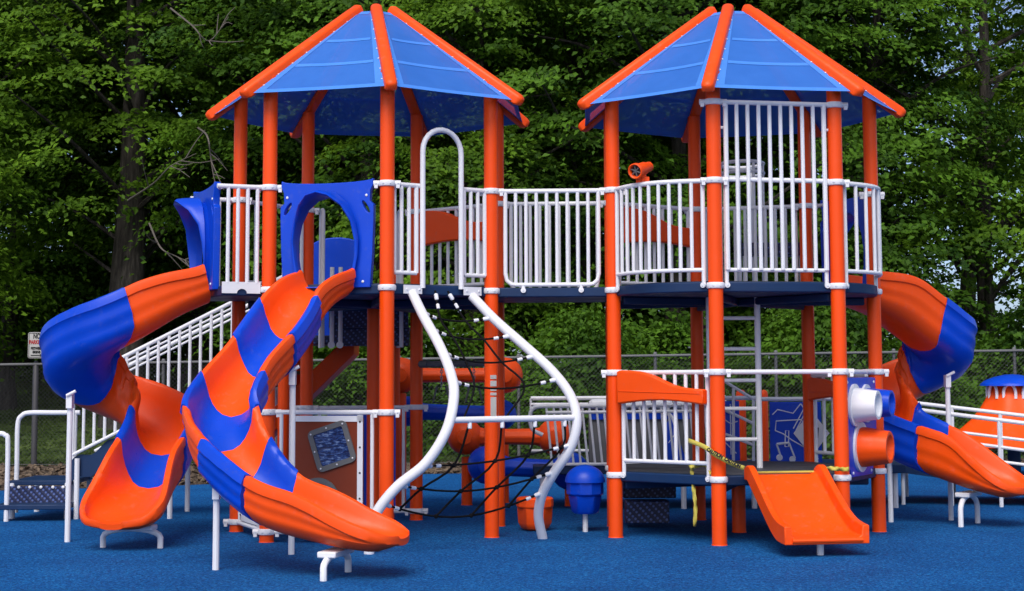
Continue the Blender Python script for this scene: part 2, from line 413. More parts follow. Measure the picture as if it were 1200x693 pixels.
# ------------------------------------------------------------------ play towers
def roof(parent, names, c, dz):
    Ro, zo, r1, z1 = 1.56, 3.88+dz, .22, 4.84+dz
    hub = MB(); hub.lathe((c.x, c.y, z1-.10), [(.05, 0), (.20, .02), (.20, .07), (.05, .09)], 14)
    rf = hub.build('roof', M['orange'], parent)
    dirs = []
    for k in names: d = (PST[k]-c); d.z = 0; dirs.append(d.normalized())
    for d in dirs:
        a = c+d*Ro+Z*zo; b = c+d*r1+Z*z1; t = (b-a).normalized(); sdv = t.cross(Z).normalized(); up = sdv.cross(t).normalized()
        m = MB(); prof = []
        for q in range(9):
            an = math.pi*q/8; prof.append((.054*math.cos(an), .008+.036*math.sin(an)))
        prof += [(-.054, -.05), (-.040, -.062), (.040, -.062), (.054, -.05)]
        np_ = len(prof); rings = []
        for s_, sc_ in ((-.045, .35), (-.032, .75), (0, 1), (.5, 1), (1, 1)):
            base = a+t*s_ if s_ <= 0 else a.lerp(b, s_)
            rings.append([base+sdv*(x*sc_)+up*(y*sc_) for x, y in prof])
        rings.append([b+t*.035+sdv*(x*.6)+up*(y*.6) for x, y in prof])
        vs = [p for r in rings for p in r]; fs = []
        for i in range(len(rings)-1):
            for j in range(np_): fs.append((i*np_+j, i*np_+(j+1) % np_, (i+1)*np_+(j+1) % np_, (i+1)*np_+j))
        fs += [tuple(range(np_))[::-1], tuple((len(rings)-1)*np_+j for j in range(np_))]
        m.add(vs, fs); bo = m.build('beam', M['orange'], rf, smooth=40)
    for i in range(7):
        d0, d1 = dirs[i], dirs[(i+1) % 7]
        a0, a1 = c+d0*(Ro-.03)+Z*(zo-.01), c+d1*(Ro-.03)+Z*(zo-.01); b0, b1 = c+d0*(r1+.02)+Z*(z1-.03), c+d1*(r1+.02)+Z*(z1-.03)
        wd = (a1-a0).normalized(); m = MB(); K, J = 8, 8; nn = (a1-a0).cross(b0-a0).normalized()
        if nn.z < 0: nn = -nn
        def pt(u_, v_):
            l = a0.lerp(b0, v_); r = a1.lerp(b1, v_); q = min(.055, (r-l).length*.45)/(r-l).length
            return l.lerp(r, q+(1-2*q)*u_)-nn*(.012*math.sin(math.pi*u_)*math.sin(math.pi*min(1, v_+.15)))-((l+r)/2-c).normalized()*0
        vs = [pt(x/K, y/J) for y in range(J+1) for x in range(K+1)]
        m.add(vs, [(y*(K+1)+x, y*(K+1)+x+1, (y+1)*(K+1)+x+1, (y+1)*(K+1)+x) for y in range(J) for x in range(K)])
        so_ = m.build('shade_panel', M['shade'], rf, smooth=60)
        h = MB()
        def band(u0, u1, v0, v1, nu, nv):
            vs = [pt(u0+(u1-u0)*x/nu, v0+(v1-v0)*y/nv)+nn*.004 for y in range(nv+1) for x in range(nu+1)]
            h.add(vs, [(y*(nu+1)+x, y*(nu+1)+x+1, (y+1)*(nu+1)+x+1, (y+1)*(nu+1)+x) for y in range(nv) for x in range(nu)])
        band(.0, 1, -.005, .035, 8, 1); band(.075, .925, .30, .335, 8, 1); band(.10, .90, .60, .63, 8, 1); band(0.14, .86, .955, .99, 8, 1)
        band(0, .07, .036, .953, 1, 8); band(.93, 1, .036, .953, 1, 8)
        h.build('hem', M['hem'], so_, smooth=60)
        g = MB()
        for ed in (0.012, .988):
            for q in range(7): g.lathe(pt(ed, .08+.13*q)+nn*.006, [(.008, 0), (.008, .004)], 6, nn)
        g.build('grommets', M['white'], so_)
    return rf
def hept_deck(parent, names, c, ztop, th, bulges, mat, top, inset=0.0):
    pts = []
    for i, k in enumerate(names):
        a = PST[k]; b = PST[names[(i+1) % 7]]; n = outn(k, names[(i+1) % 7], c)
        bl = bulges.get((k, names[(i+1) % 7]), 0)
        seg = bow(a, b, n, bl)[:-1] if bl else [a]
        pts += [p-(p-c).normalized()*inset for p in seg]
    m = MB(); m.prism([V((p.x, p.y, ztop-th)) for p in pts], (0, 0, th))
    for i in range(7):      # bearers below
        a = c.lerp(PST[names[i]], .93); m.box(((a.x+c.x)/2, (a.y+c.y)/2, ztop-th-.035), ((a-c).length, .05, .07), Matrix.Rotation(math.atan2(a.y-c.y, a.x-c.x), 3, 'Z'))
    o = m.build('deck', M[mat], parent, bev=.012)
    t = MB(); t.prism([V((p.x, p.y, ztop+.002))-(p-c).normalized()*.06 for p in pts], (0, 0, .006)); t.build('deck_surface', M[top], o, smooth=0)
    return o
def tower(label, names, c, dz):
    t = thing('play_tower', label, 'play tower', (c.x, c.y, 0), 'roofed play towers')
    posts = {}
    for k in names:
        p = PST[k]; rr = (p-c).length; ztop = 3.88+dz+(1.56-rr)/(1.56-.22)*.96-.04
        posts[k] = make_post('post', p, 0, ztop, t)
        clamp(posts[k], p, ZR, 'ear'); clamp(posts[k], p, ZD)
    roof(t, names, c, dz)
    return t, posts
TL, PL = tower('left play tower with blue shade roof and brown ground panel, beside the rope net', LEFT, CL, .035)
TR, PR_ = tower('right play tower with blue shade roof, tall white barrier and orange telescope', RIGHT, CR, -.012)
hept_deck(TL, LEFT, CL, ZD+.035, .09, {}, 'navy', 'navy_top')
hept_deck(TR, RIGHT, CR, ZD+.035, .09, {('A', 'B'): .16, ('C', 'D'): .16}, 'navy', 'navy_top')
hept_deck(TR, RIGHT, CR, ZL+.03, .085, {}, 'navy', 'navy_top')
for k in RIGHT: clamp(PR_[k], PST[k], ZL)
for k in 'ABCD': clamp(PR_[k], PST[k], 1.452, 'ear')
# right tower railings, upper deck
DT = ZD+.035
railing(TR, PST['A'], PST['B'], DT, ZR, 11, outn('A', 'B', CR), .20)
railing(TR, PST['B'], PST['C'], DT, ZR+.012, 2, outn('B', 'C', CR), 0)
tall = MB(); nBC = outn('B', 'C', CR); uBC = (PST['C']-PST['B']).normalized()
ZT = at(837, 120, 14.0).z
tall.tube([PST['B']+Z*ZT+uBC*.05+nBC*.02, PST['C']+Z*ZT-uBC*.05+nBC*.02], .021, 10)
for s in (.105, S-.105):
    p = PST['B']+uBC*(s+(-.06 if s < .5 else .06))+Z*(ZT-.22); tall.tube([p, p+uBC*(.06 if s < .5 else -.06)], .014, 8)
to = tall.build('tall_barrier', M['white'], TR)
for k in range(10):
    p = PST['B']+uBC*(.105+(S-.21)*k/9)+nBC*.02
    place('baluster', vtube(.021 if k in (0, 9) else .0175, ZT-DT-.1, 'white'), (p.x, p.y, DT+.1), to)
for k in 'BC': clamp(PR_[k], PST[k], ZT, 'ear')
railing(TR, PST['C'], PST['D'], DT, ZR, 8, outn('C', 'D', CR), .20)
railing(TR, PST['F'], PST['E'], DT, ZR, 10, outn('F', 'E', CR), 0)
railing(TR, PST['E'], PST['H'], DT, ZR, 9, outn('E', 'H', CR), 0)
nEH = outn('E', 'H', CR)
wave_board(TR, PST['E'].lerp(PST['H'], .08)-nEH*.06, PST['E'].lerp(PST['H'], .92)-nEH*.06, nEH, ZR-.03, .36, True)
# right tower, lower storey
nAB = outn('A', 'B', CR)
railing(TR, PST['A'], PST['B'], ZL+.03, 1.452, 9, nAB, 0, name='lower_railing')
wave_board(TR, PST['A']+(PST['B']-PST['A'])*.085+nAB*.02, PST['A']+(PST['B']-PST['A'])*.92+nAB*.02, nAB, 1.475, .30)
lr = MB()
for k0, k1 in (('B', 'C'), ('C', 'D')):
    n = outn(k0, k1, CR); u = (PST[k1]-PST[k0]).normalized(); lr.tube([PST[k0]+u*.05+Z*1.452, PST[k1]-u*.05+Z*1.452], .021, 10)
lr.build('handrail', M['white'], TR)
nFE = outn('D', 'F', CR); 
wave_board(TR, PST['F']+(PST['D']-PST['F'])*.08, PST['F']+(PST['D']-PST['F'])*.92, -nFE, 1.40, .22)
railing(TR, PST['D'], PST['F'], ZL+.03, 1.42, 7, nFE, 0, name='lower_railing')
make_post('support_post', V((2.06, 15.15, 0)), 0, .47, TR)
make_post('support_post', V((2.95, 14.9, 0)), 0, .47, TR)
# bolts and labels on posts
st = MB(); f_ = V((0, -1, 0)); q = PST['L3']+V((.018, -PR-.001, 0))
for z0, h, wd in ((1.40, .035, .055), (1.335, .05, .055), (1.295, .025, .055), (1.255, .025, .055), (1.04, .20, .052)):
    st.box(q+Z*(z0+h/2), (wd, .006, h))
st.build('sticker', M['sign'], PL['L3'])

# left tower railings
nL = lambda a, b: outn(a, b, CL)
n23 = nL('L2', 'L3'); u23 = (PST['L3']-PST['L2']).normalized()
for s0, s1, nb in ((0, .335, 4), (.665, 1.0, 4)):
    a = PST['L2'].lerp(PST['L3'], s0); b = PST['L2'].lerp(PST['L3'], s1)
    railing(TL, a, b, DT, ZR, nb, n23, 0, gap=.03 if False else .07, lugs=False, round_bottom=False, rb=.0175)
hoop = MB(); e0 = PST['L2'].lerp(PST['L3'], .315); e1 = PST['L2'].lerp(PST['L3'], .685); hw = (e1-e0).length/2; zh = at(517, 153, 14.45).z
pts = [e0+n23*.03+Z*(DT-.03), e0+n23*.03+Z*(zh-hw)]+[(e0+e1)/2+n23*.03+u23*(-hw*math.cos(math.pi*k/12))+Z*(zh-hw+hw*math.sin(math.pi*k/12)) for k in range(1, 12)]+[e1+n23*.03+Z*(zh-hw), e1+n23*.03+Z*(DT-.03)]
hoop.tube(pts, .024, 12); hoop.build('entry_hoop', M['white'], TL)
railing(TL, PST['L4'], PST['L6'], DT, ZR, 9, nL('L4', 'L6'), 0)
n46 = nL('L4', 'L6'); wave_board(TL, PST['L4'].lerp(PST['L6'], .08)-n46*.06, PST['L4'].lerp(PST['L6'], .92)-n46*.06, n46, ZR+.0, .36, True)
railing(TL, PST['L0'], PST['L5'], DT, ZR, 7, nL('L0', 'L5'), 0)
# access opening at the back of the left tower: hoops on the post
for s in (.14, .86):
    m = MB(); p0 = PST['L5'].lerp(PST['L6'], s); d = nL('L5', 'L6'); zt = ZR+.02
    m.tube(crom([p0+Z*(1.72), p0+Z*2.2, p0+Z*(zt-.12), p0+d*.05+Z*(zt-.02), p0+d*.14+Z*zt, p0+d*.26+Z*(zt-.02), p0+d*.32+Z*(zt-.14), p0+d*.33+Z*2.3, p0+d*.33+Z*1.72], 5), .021, 8)
    m.tube([p0+d*.05+Z*2.3, p0+d*.33+Z*2.3], .016, 8); m.tube([p0+d*.17+Z*2.3, p0+d*.17+Z*(zt-.01)], .016, 8)
    m.build('hand_loop', M['white'], TL)
# short rail out to the far-left slide
n01 = nL('L0', 'L1'); e1 = PST['L1']; e2 = PST['L1']+n01*.42; e3 = PST['L0']+n01*.42; e4 = PST['L0']
ext = MB(); ext.prism([V((p.x, p.y, DT-.09)) for p in (e1, e2, e3, e4)], (0, 0, .088)); ext.build('slide_landing', M['navy'], TL, bev=.01)
for a, b, nn_ in ((e1, e2, V((.39, -.92, 0))), (e4, e3, V((-.39, .92, 0)))):
    o = MB(); u = (b-a).normalized()
    o.tube([a+Z*ZR, b+Z*ZR+u*.05], .021, 10)
    lw = (b-a).length
    fr = (V((a.x, a.y, DT-.07))+nn_*.0, u, Z, nn_); ro = o.build('end_railing', M['white'], TL); o = MB()
    o.plate([(.08, 0), (lw*.46, 0)]+arc2(lw*.58, 0, .045, .04, 180, 0, 8)+[(lw*.74, 0), (lw, 0), (lw, .10)]+[(.08, .10)], [], fr, .014)
    o.build('base_plate', M['white'], ro)
    for k in range(4):
        p = a+u*(.11+(lw-.16)*k/3); place('baluster', vtube(.0175, ZR-DT-.02, 'white'), (p.x, p.y, DT+.02), ro)
# ground-level panels of the left tower
def ground_panel(parent, a, b, n, z0, z1, mat, rich):
    u = (b-a).normalized(); L = (b-a).length
    fr = MB(); A0 = V((a.x, a.y, 0)); B0 = V((b.x, b.y, 0))
    fr.tube([A0+u*.06+Z*z1, B0-u*.06+Z*z1], .021, 10); fr.tube([A0+u*.06+Z*z0, B0-u*.06+Z*z0], .021, 10)
    for s in (.13, L-.13): fr.tube([A0+u*s+Z*z0, A0+u*s+Z*z1], .017, 8)
    for s, w_ in ((.235, .05), (L-.235, .05)):
        fr.box(A0+u*s+Z*((z0+z1)/2)+n*.012, (w_, .012, z1-z0-.05), Matrix((u, n, Z)).transposed())
    fr.box(A0+u*(L/2)+Z*(z1-.055)+n*.012, (L-.42, .012, .05), Matrix((u, n, Z)).transposed())
    fr.box(A0+u*(L/2)+Z*(z0+.055)+n*.012, (L-.42, .012, .05), Matrix((u, n, Z)).transposed())
    o = fr.build('activity_panel', M['white'], parent)
    pl = MB(); pl.box(A0+u*(L/2)+Z*((z0+z1)/2), (L-.42, .022, z1-z0-.1), Matrix((u, n, Z)).transposed())
    pl.build('panel_board', M[mat], o)
    bb = MB()
    for s in (.235, L-.235):
        for zz in np.linspace(z0+.08, z1-.08, 5): bolt(bb, A0+u*s+Z*zz+n*.018, n, .009)
    bb.build('bolts', M['bolt'], o)
    if rich:
        oc = A0+u*(L*.555)+Z*.83+n*.012; ang = math.radians(-18)
        u2 = u*math.cos(ang)-Z*math.sin(ang)*-1*-1; u2 = (u*math.cos(ang)+Z*math.sin(-ang)).normalized(); v2 = n.cross(u2)
        if v2.z < 0: v2 = -v2
        def rr(h, r): return [p for cx, cy, a0 in ((h-r, h-r, 0), (-(h-r), h-r, 90), (-(h-r), -(h-r), 180), (h-r, -(h-r), 270)) for p in arc2(cx, cy, r, r, a0, a0+90, 4)]
        w1 = MB(); w1.plate(rr(.185, .05), [rr(.14, .015)], (oc, u2, v2, n), .02); w1.build('window_frame', M['grey'], o)
        w2 = MB(); w2.plate(rr(.15, .015), [], (oc-n*.002, u2, v2, n), .012); w2.build('wavy_window', M['wavy'], o)
        w4 = MB()
        for i in range(8):
            a_ = i*math.pi/4; rad = .163*(1 if i % 2 == 0 else 1.33); bolt(w4, oc+n*.02+u2*(rad*math.cos(a_))+v2*(rad*math.sin(a_)), n, .008)
        w4.build('bolts', M['white'], o)
        cc = A0+u*(L*.44)+Z*.36+n*.012
        w3 = MB(); w3.plate(arc2(0, 0, .20, .20, 0, 350, 35), [arc2(0, 0, .155, .155, 0, 348, 29)], (cc, u, Z, n), .02); w3.build('ring_frame', M['grey'], o)
    return o
ground_panel(TL, PST['L1'], PST['L2'], nL('L1', 'L2'), .09, 1.12, 'brown', True)
ground_panel(TL, PST['L0'], PST['L1'], nL('L0', 'L1'), .09, 1.12, 'blue', False)
ground_panel(TL, PST['L5'], PST['L6'], nL('L5', 'L6'), .09, 1.12, 'blue', False)
for k in ('L0', 'L1', 'L2', 'L5', 'L6'):
    clamp(PL[k], PST[k], 1.12, 'ear'); clamp(PL[k], PST[k], .09, 'ear')
make_post('support_post', at(437.5, 480, 15.9)*V((1, 1, 0)) if False else V((at(437.5, 480, 15.9).x, 15.9, 0)), 0, DT-.09, TL)

# square bridge deck between the towers
BR = thing('bridge_deck', 'short railed bridge joining the two roofed towers at upper deck level', 'bridge', (OX, OY, 0))
bd = MB(); bd.prism([V((p.x, p.y, DT-.092)) for p in (PST['L3'], PST['A'], PST['H'], PST['L4'])], (0, 0, .088)); bd.build('deck', M['navy'], BR, bev=.012)
for a, b, s in (('L3', 'A', -1), ('L4', 'H', 1)):
    d = (PST[b]-PST[a]).normalized(); n = V((d.y, -d.x, 0))*(1 if s < 0 else -1)
    railing(BR, PST[a], PST[b], DT, ZR, 10, n, 0, gap=.13, round_bottom=True, low=.02)

# ------------------------------------------------------------------ curved slides
def arclen(P):
    s = [0]
    for i in range(1, len(P)): s.append(s[-1]+(P[i]-P[i-1]).length)
    return s
def slide_profile(h, ws, sc_=1.0):
    """closed cross-section, (u to the rider's left, v up, flag inner)"""
    ai = .245*ws; pr = []
    K = 12
    for k in range(K+1):
        th_ = math.pi*k/K; cu = math.cos(th_); sv = math.sin(th_)
        pr.append((-ai*math.copysign(abs(cu)**.75, cu), h-h*sv**.9))
    rim = [(ai+.010, h+.022), (ai+.034, h+.032), (ai+.058, h+.022), (ai+.066, h-.002), (ai+.064, h-.05), (ai+.050, h-.062),
           (ai+.046, h*.68), (ai+.048, h*.60), (ai+.046, h*.50), (ai+.038, h*.44), (ai+.032, h*.30), (ai+.033, h*.24), (ai+.022, h*.13), (ai-.03, -.02), (ai*.62, -.046), (ai*.3, -.055)]
    right = [(u*(1+(sc_-1)*(1 if i > 3 else .45)), v+(.007 if sc_ > 1 and i < 5 else 0)) for i, (u, v) in enumerate(rim)]
    left = [(-u, v) for u, v in right[::-1]]
    return pr+right+[(0, -.056)]+left
def slide(label, pts, cols, segs, hood_at, hood_dir, legs, toe_arch, bracket_legs=(), hscale=1.0, wscale=1.0, group='curved slides'):
    P = crom(pts, 14); s = arclen(P); L = s[-1]
    base = P[-1].copy(); base.z = 0
    t = thing('curved_slide', label, 'slide', base, group)
    def frame(q):
        q = max(0, min(L, q)); i = max(0, min(len(P)-2, np.searchsorted(s, q)-1)); f = (q-s[i])/max(1e-6, s[i+1]-s[i])
        p = P[i].lerp(P[i+1], f)
        a = max(0, i-3); b = min(len(P)-1, i+4); T = (P[b]-P[a]).normalized()
        Th = V((T.x, T.y, 0)).normalized(); U = Z.cross(Th); Vv = (Z+T.cross(U)*-0.0).normalized()
        Vv = (Z*.4+(T.cross(U))*.6).normalized()
        return p, U, Vv, T
    def section(q, scl):
        p, U, Vv, T = frame(q); r = L-q; lip = 0
        k = min(1, max(0, r/.85)); k = k*k*(3-2*k)
        h = (.085+(.37*hscale-.085)*k); ws = wscale*(1.0+.34*(1-k))
        e_ = min(1, q/.6); h *= .70+.30*e_*e_*(3-2*e_)
        tip = 1.0
        if r < .34: tip = math.sqrt(max(.0, 1-(1-r/.34)**2))*.72+.28
        lip = max(0, 1-r/.20); lip = lip*lip*(3-2*lip)
        return [(p+U*(u*tip)+Vv*(v+((h-.01-v)*lip*.75 if j_ < 13 else (max(0, .03-v)*lip*.75-.035*lip*(v > h*.8)))), u/(.31*ws)) for j_, (u, v) in enumerate(slide_profile(h, ws, scl))]
    bounds = [0]
    tot = sum(segs)
    for g in segs: bounds.append(bounds[-1]+L*g/tot)
    for k in range(len(segs)):
        q0, q1 = bounds[k], bounds[k+1]; rows = max(7, int((q1-q0)/.045)); blue = cols[k] == 'blue'
        scl = 1.07 if blue else 1.0
        m = MB(); sh0 = .0 if k == 0 else .16; sh1 = .0 if k == len(segs)-1 else .16
        ref = section(q0, scl); npt = len(ref); vs = []
        for r in range(rows+1):
            f = r/rows
            # joint line bows downhill on the bed
            cache = {}
            for j in range(npt):
                un = ref[j][1]; sh = (1-min(1, un*un))*(sh0*(1-f)+sh1*f)
                q = round((q0+(q1-q0)*f+sh)/.01)*.01
                if q not in cache: cache[q] = section(min(L, q), scl)
                vs.append(cache[q][j][0])
        fs = [(r*npt+j, r*npt+(j+1) % npt, (r+1)*npt+(j+1) % npt, (r+1)*npt+j) for r in range(rows) for j in range(npt)]
        fs.append(tuple(range(npt))[::-1]); fs.append(tuple(rows*npt+j for j in range(npt)))
        m.add(vs, fs)
        o = m.build('slide_section', M[cols[k]], t, smooth=38)
    # entrance hood
    if hood_at is not None: hood(t, hood_at, hood_dir)
    for (x, y, z1) in legs:
        m = MB(); m.tube([(x, y, 0), (x, y, z1)], .025, 10); lo = m.build('support_leg', M['white'], t)
        b = MB(); b.box((x, y, z1), (.05, .09, .12)); b.tube([(x-.02, y-.05, z1+.05), (x+.06, y-.05, z1+.09)], .014, 8); b.build('leg_bracket', M['white'], lo)
    if toe_arch:
        a, b, zt = toe_arch; m = MB(); a = V(a); b = V(b); d = (b-a)
        q = [a, a+Z*(zt*.55)]+[a+d*(.5-.5*math.cos(math.pi*k/10))*1.0+Z*(zt*.55+zt*.45*math.sin(math.pi*k/10)) for k in range(1, 10)]+[b+Z*(zt*.55), b]
        m.tube(q, .025, 10); lo = m.build('foot_arch', M['white'], t)
        u = d.normalized(); n = V((u.y, -u.x, 0)); pm = MB()
        pm.box((a+b)/2+Z*(zt+.012), (.14, d.length*.8, .045), Matrix((n, u, Z)).transposed()); pm.build('mounting_plate', M['white'], lo, bev=.01)
    return t
def hood(parent, c, n):
    """moulded entrance: a plate with an arched opening and a visor round it; c = floor point at the middle, n = way out"""
    n = V(n).normalized(); u = Z.cross(n); o = V(c)
    W, H = .435, .95
    arch = [(-.235, .0)]+[(x, y) for x, y in [(-.25, .12), (-.275, .26), (-.28, .40), (-.25, .56), (-.185, .69), (-.095, .765), (0, .79)]]
    arch = arch+[(-x, y) for x, y in arch[-2::-1]]
    outl = [(-W+.03, 0), (W-.03, 0), (W-.01, .30), (W, .62), (W, .72), (W-.035, .75), (W-.03, .84), (W-.005, .90), (W-.01, H)]
    top = [(W*math.cos(math.pi*k/10), H-.035*math.sin(math.pi*k/10)) for k in range(1, 10)]
    outl += top+[(-x, y) for x, y in outl[:1:-1]]
    slots = [[(sx*.365+.035*math.cos(a)*.6-sx*.03*math.sin(a), .70+.055*math.sin(a)) for a in np.linspace(0, 2*math.pi, 13)[:-1]] for sx in (-1, 1)]
    hole = [(x, max(y, .012)) for x, y in arch]
    m = MB(); m.plate(outl, [hole]+slots, (o-n*.03, u, Z, n), .06)
    h = m.build('entrance_hood', M['blue'], parent, bev=.012)
    # visor: a moulded collar that swells outwards over the opening
    K = len(arch); rings = []
    def off(p, k): return (p[0]*(1+k*.16), p[1]*(1+k*.10))
    for d, k, sk in ((-.028, .0, 1), (.03, .30, 1), (.05, .55, 1), (.05, .75, 1), (.17, .62, 1), (.24, .48, 1), (.26, .28, 1), (.235, .12, 1), (.10, .02, 1)):
        ring = []
        for i, p in enumerate(arch):
            t_ = i/(K-1); swell = float(np.interp(math.sin(math.pi*t_), [0, .55, .70, .80, .86, .93, .97, 1], [0, .04, .20, .26, .56, .62, .95, 1]))
            dd = d if d < .06 else .05+(d-.05)*swell
            x, y = off(p, k); ring.append(o+u*x+Z*y+n*(.03+dd if d > 0 else d))
        rings.append(ring)
    vs = [p for r in rings for p in r]; NR = len(rings)
    fs = [(r*K+i, r*K+i+1, ((r+1) % NR)*K+i+1, ((r+1) % NR)*K+i) for r in range(NR) for i in range(K-1)]
    v = MB(); v.add(vs, fs+[tuple(r*K for r in range(NR)), tuple(r*K+K-1 for r in range(NR))[::-1]]); v.build('visor', M['blue'], h, smooth=50)
    b = MB()
    for sx in (-1, 1):
        bolt(b, o+u*(sx*.34)+Z*.05+n*.03, n, .012); bolt(b, o+u*(sx*.37)+Z*.80+n*.03, n, .012)
        b.tube([o+u*(sx*.38)+Z*(ZR-c[2])-n*.02, o+u*(sx*.50)+Z*(ZR-c[2])-n*.02], .020, 8)
    b.build('fixings', M['white'], h)
    return h
ob = lambda n: [('orange', 'blue')[k % 2] for k in range(n)]
mid = (PST['L1']+PST['L2'])/2; n12 = nL('L1', 'L2')
slide('orange and blue curved slide nearest the camera, in front of the brown panel',
      [(-1.60, 14.26, 2.15), (-1.71, 14.03, 2.04), (-1.84, 13.80, 1.80), (-1.99, 13.45, 1.50), (-2.17, 13.10, 1.21), (-2.25, 12.78, .94), (-2.11, 12.47, .67), (-1.76, 12.20, .40), (-1.27, 11.97, .28), (-.78, 11.82, .22)],
      ob(7), [.52, .46, .45, .36, .36, .42, 1.05], (mid.x, mid.y, DT-.03), n12,
      [(-2.21, 12.36, .58), (-1.79, 13.41, 1.42)], ((-1.33, 11.66, 0), (-1.21, 12.19, 0), .16), hscale=.70, wscale=.94)
hc = (PST['L0']+PST['L1'])/2+n01*.44
def helix(ax, ay, r, angs, zs): return [(ax+r*math.cos(math.radians(a)), ay+r*math.sin(math.radians(a)), z) for a, z in zip(angs, zs)]
slide('orange and blue spiral slide at far left, in front of the white stair railing',
      [(hc.x, hc.y, 2.14), (-3.00, 14.66, 2.02), (-3.28, 14.575, 1.84)]+helix(-3.55, 14.92, .38, (-100, -140, -180, -225, -270, -315, -360), (1.66, 1.50, 1.33, 1.17, 1.02, .86, .70))+[(-3.17, 14.58, .52), (-3.22, 14.13, .32), (-3.30, 13.64, .17)],
      ['orange', 'blue', 'orange', 'blue', 'orange'], [.62, .98, 1.02, .54, .98], (hc.x, hc.y, DT-.03), n01,
      [(-3.89, 14.50, 1.22)], ((-3.46, 14.02, 0), (-2.96, 13.94, 0), .16))
nDF = outn('D', 'F', CR); hd = (PST['D']+PST['F'])/2+nDF*.12
slide('orange and blue spiral slide at right edge, beside the talk tubes',
      [(hd.x, hd.y, 2.14), (3.55, 15.85, 2.03), (3.84, 16.03, 1.86)]+helix(3.99, 16.48, .31, (-70, -25, 20, 65, 110, 150, 190, 228), (1.69, 1.55, 1.40, 1.25, 1.09, .94, .80, .67))+[(4.05, 15.98, .53), (4.36, 15.77, .41), (4.80, 15.46, .29)],
      ['orange', 'blue', 'orange', 'blue', 'orange'], [.88, .80, 1.05, .54, 1.0], (hd.x, hd.y, DT-.03), nDF,
      [(4.30, 16.30, 1.36), (3.67, 16.13, .66)], ((4.20, 15.58, 0), (4.47, 15.98, 0), .28))

# wide short slide at the lower deck
def wide_slide():
    u = (PST['C']-PST['B']).normalized(); n = outn('B', 'C', CR); o = PST['B'].lerp(PST['C'], .5)+n*.06
    t = thing('wide_slide', 'short wide orange slide below the tall white barrier', 'slide', o+n*.6)
    bed = [(-.02, ZL+.04), (.06, ZL+.035), (.16, .52), (.55, .27), (.74, .175), (.86, .15), (1.00, .142)]
    W = .285; th = .045
    q = [(p.x, p.y) for p in crom([V((a, b, 0)) for a, b in bed], 5)]
    P3 = lambda d, x, z: o+n*d+u*x+Z*z
    m = MB(); K = len(q)
    sec = []
    for i, (d, z) in enumerate(q):
        wh = .115 if d < .8 else .115-.015*(d-.8)/.2
        wh *= min(1, .5+d*4)
        fl = 1+.04*max(0, (d-.4)/.6)
        w_ = W*fl
        sec.append([P3(d, -w_-.055, z-th), P3(d, -w_-.055, z+wh), P3(d, -w_, z+wh), P3(d, -w_+.012, z+.02), P3(d, -w_+.05, z), P3(d, w_-.05, z), P3(d, w_-.012, z+.02), P3(d, w_, z+wh), P3(d, w_+.055, z+wh), P3(d, w_+.055, z-th)])
    vs = [p for r in sec for p in r]; fs = [(i*10+j, i*10+(j+1) % 10, (i+1)*10+(j+1) % 10, (i+1)*10+j) for i in range(K-1) for j in range(10)]
    fs += [tuple(range(10))[::-1], tuple((K-1)*10+j for j in range(10))]
    m.add(vs, fs); m.build('slide_bed', M['orange'], t, smooth=30, bev=.008)
    lip = MB(); d, z = q[-1]; lip.tube([P3(d+.004, -W*1.02, z-.012), P3(d+.004, W*1.02, z-.012)], .018, 8); lip.build('exit_lip', M['orange'], t)
    l = MB(); p = P3(.84, 0, 0); l.tube([p, p+Z*.115], .028, 12); l.build('support_leg', M['white'], t)
    s = MB(); s.tube([P3(.02, -W+.02, ZL+.058), P3(.02, W-.02, ZL+.058)], .010, 8); s.build('entry_edge', M['yellow'], t)
    return t
wide_slide()

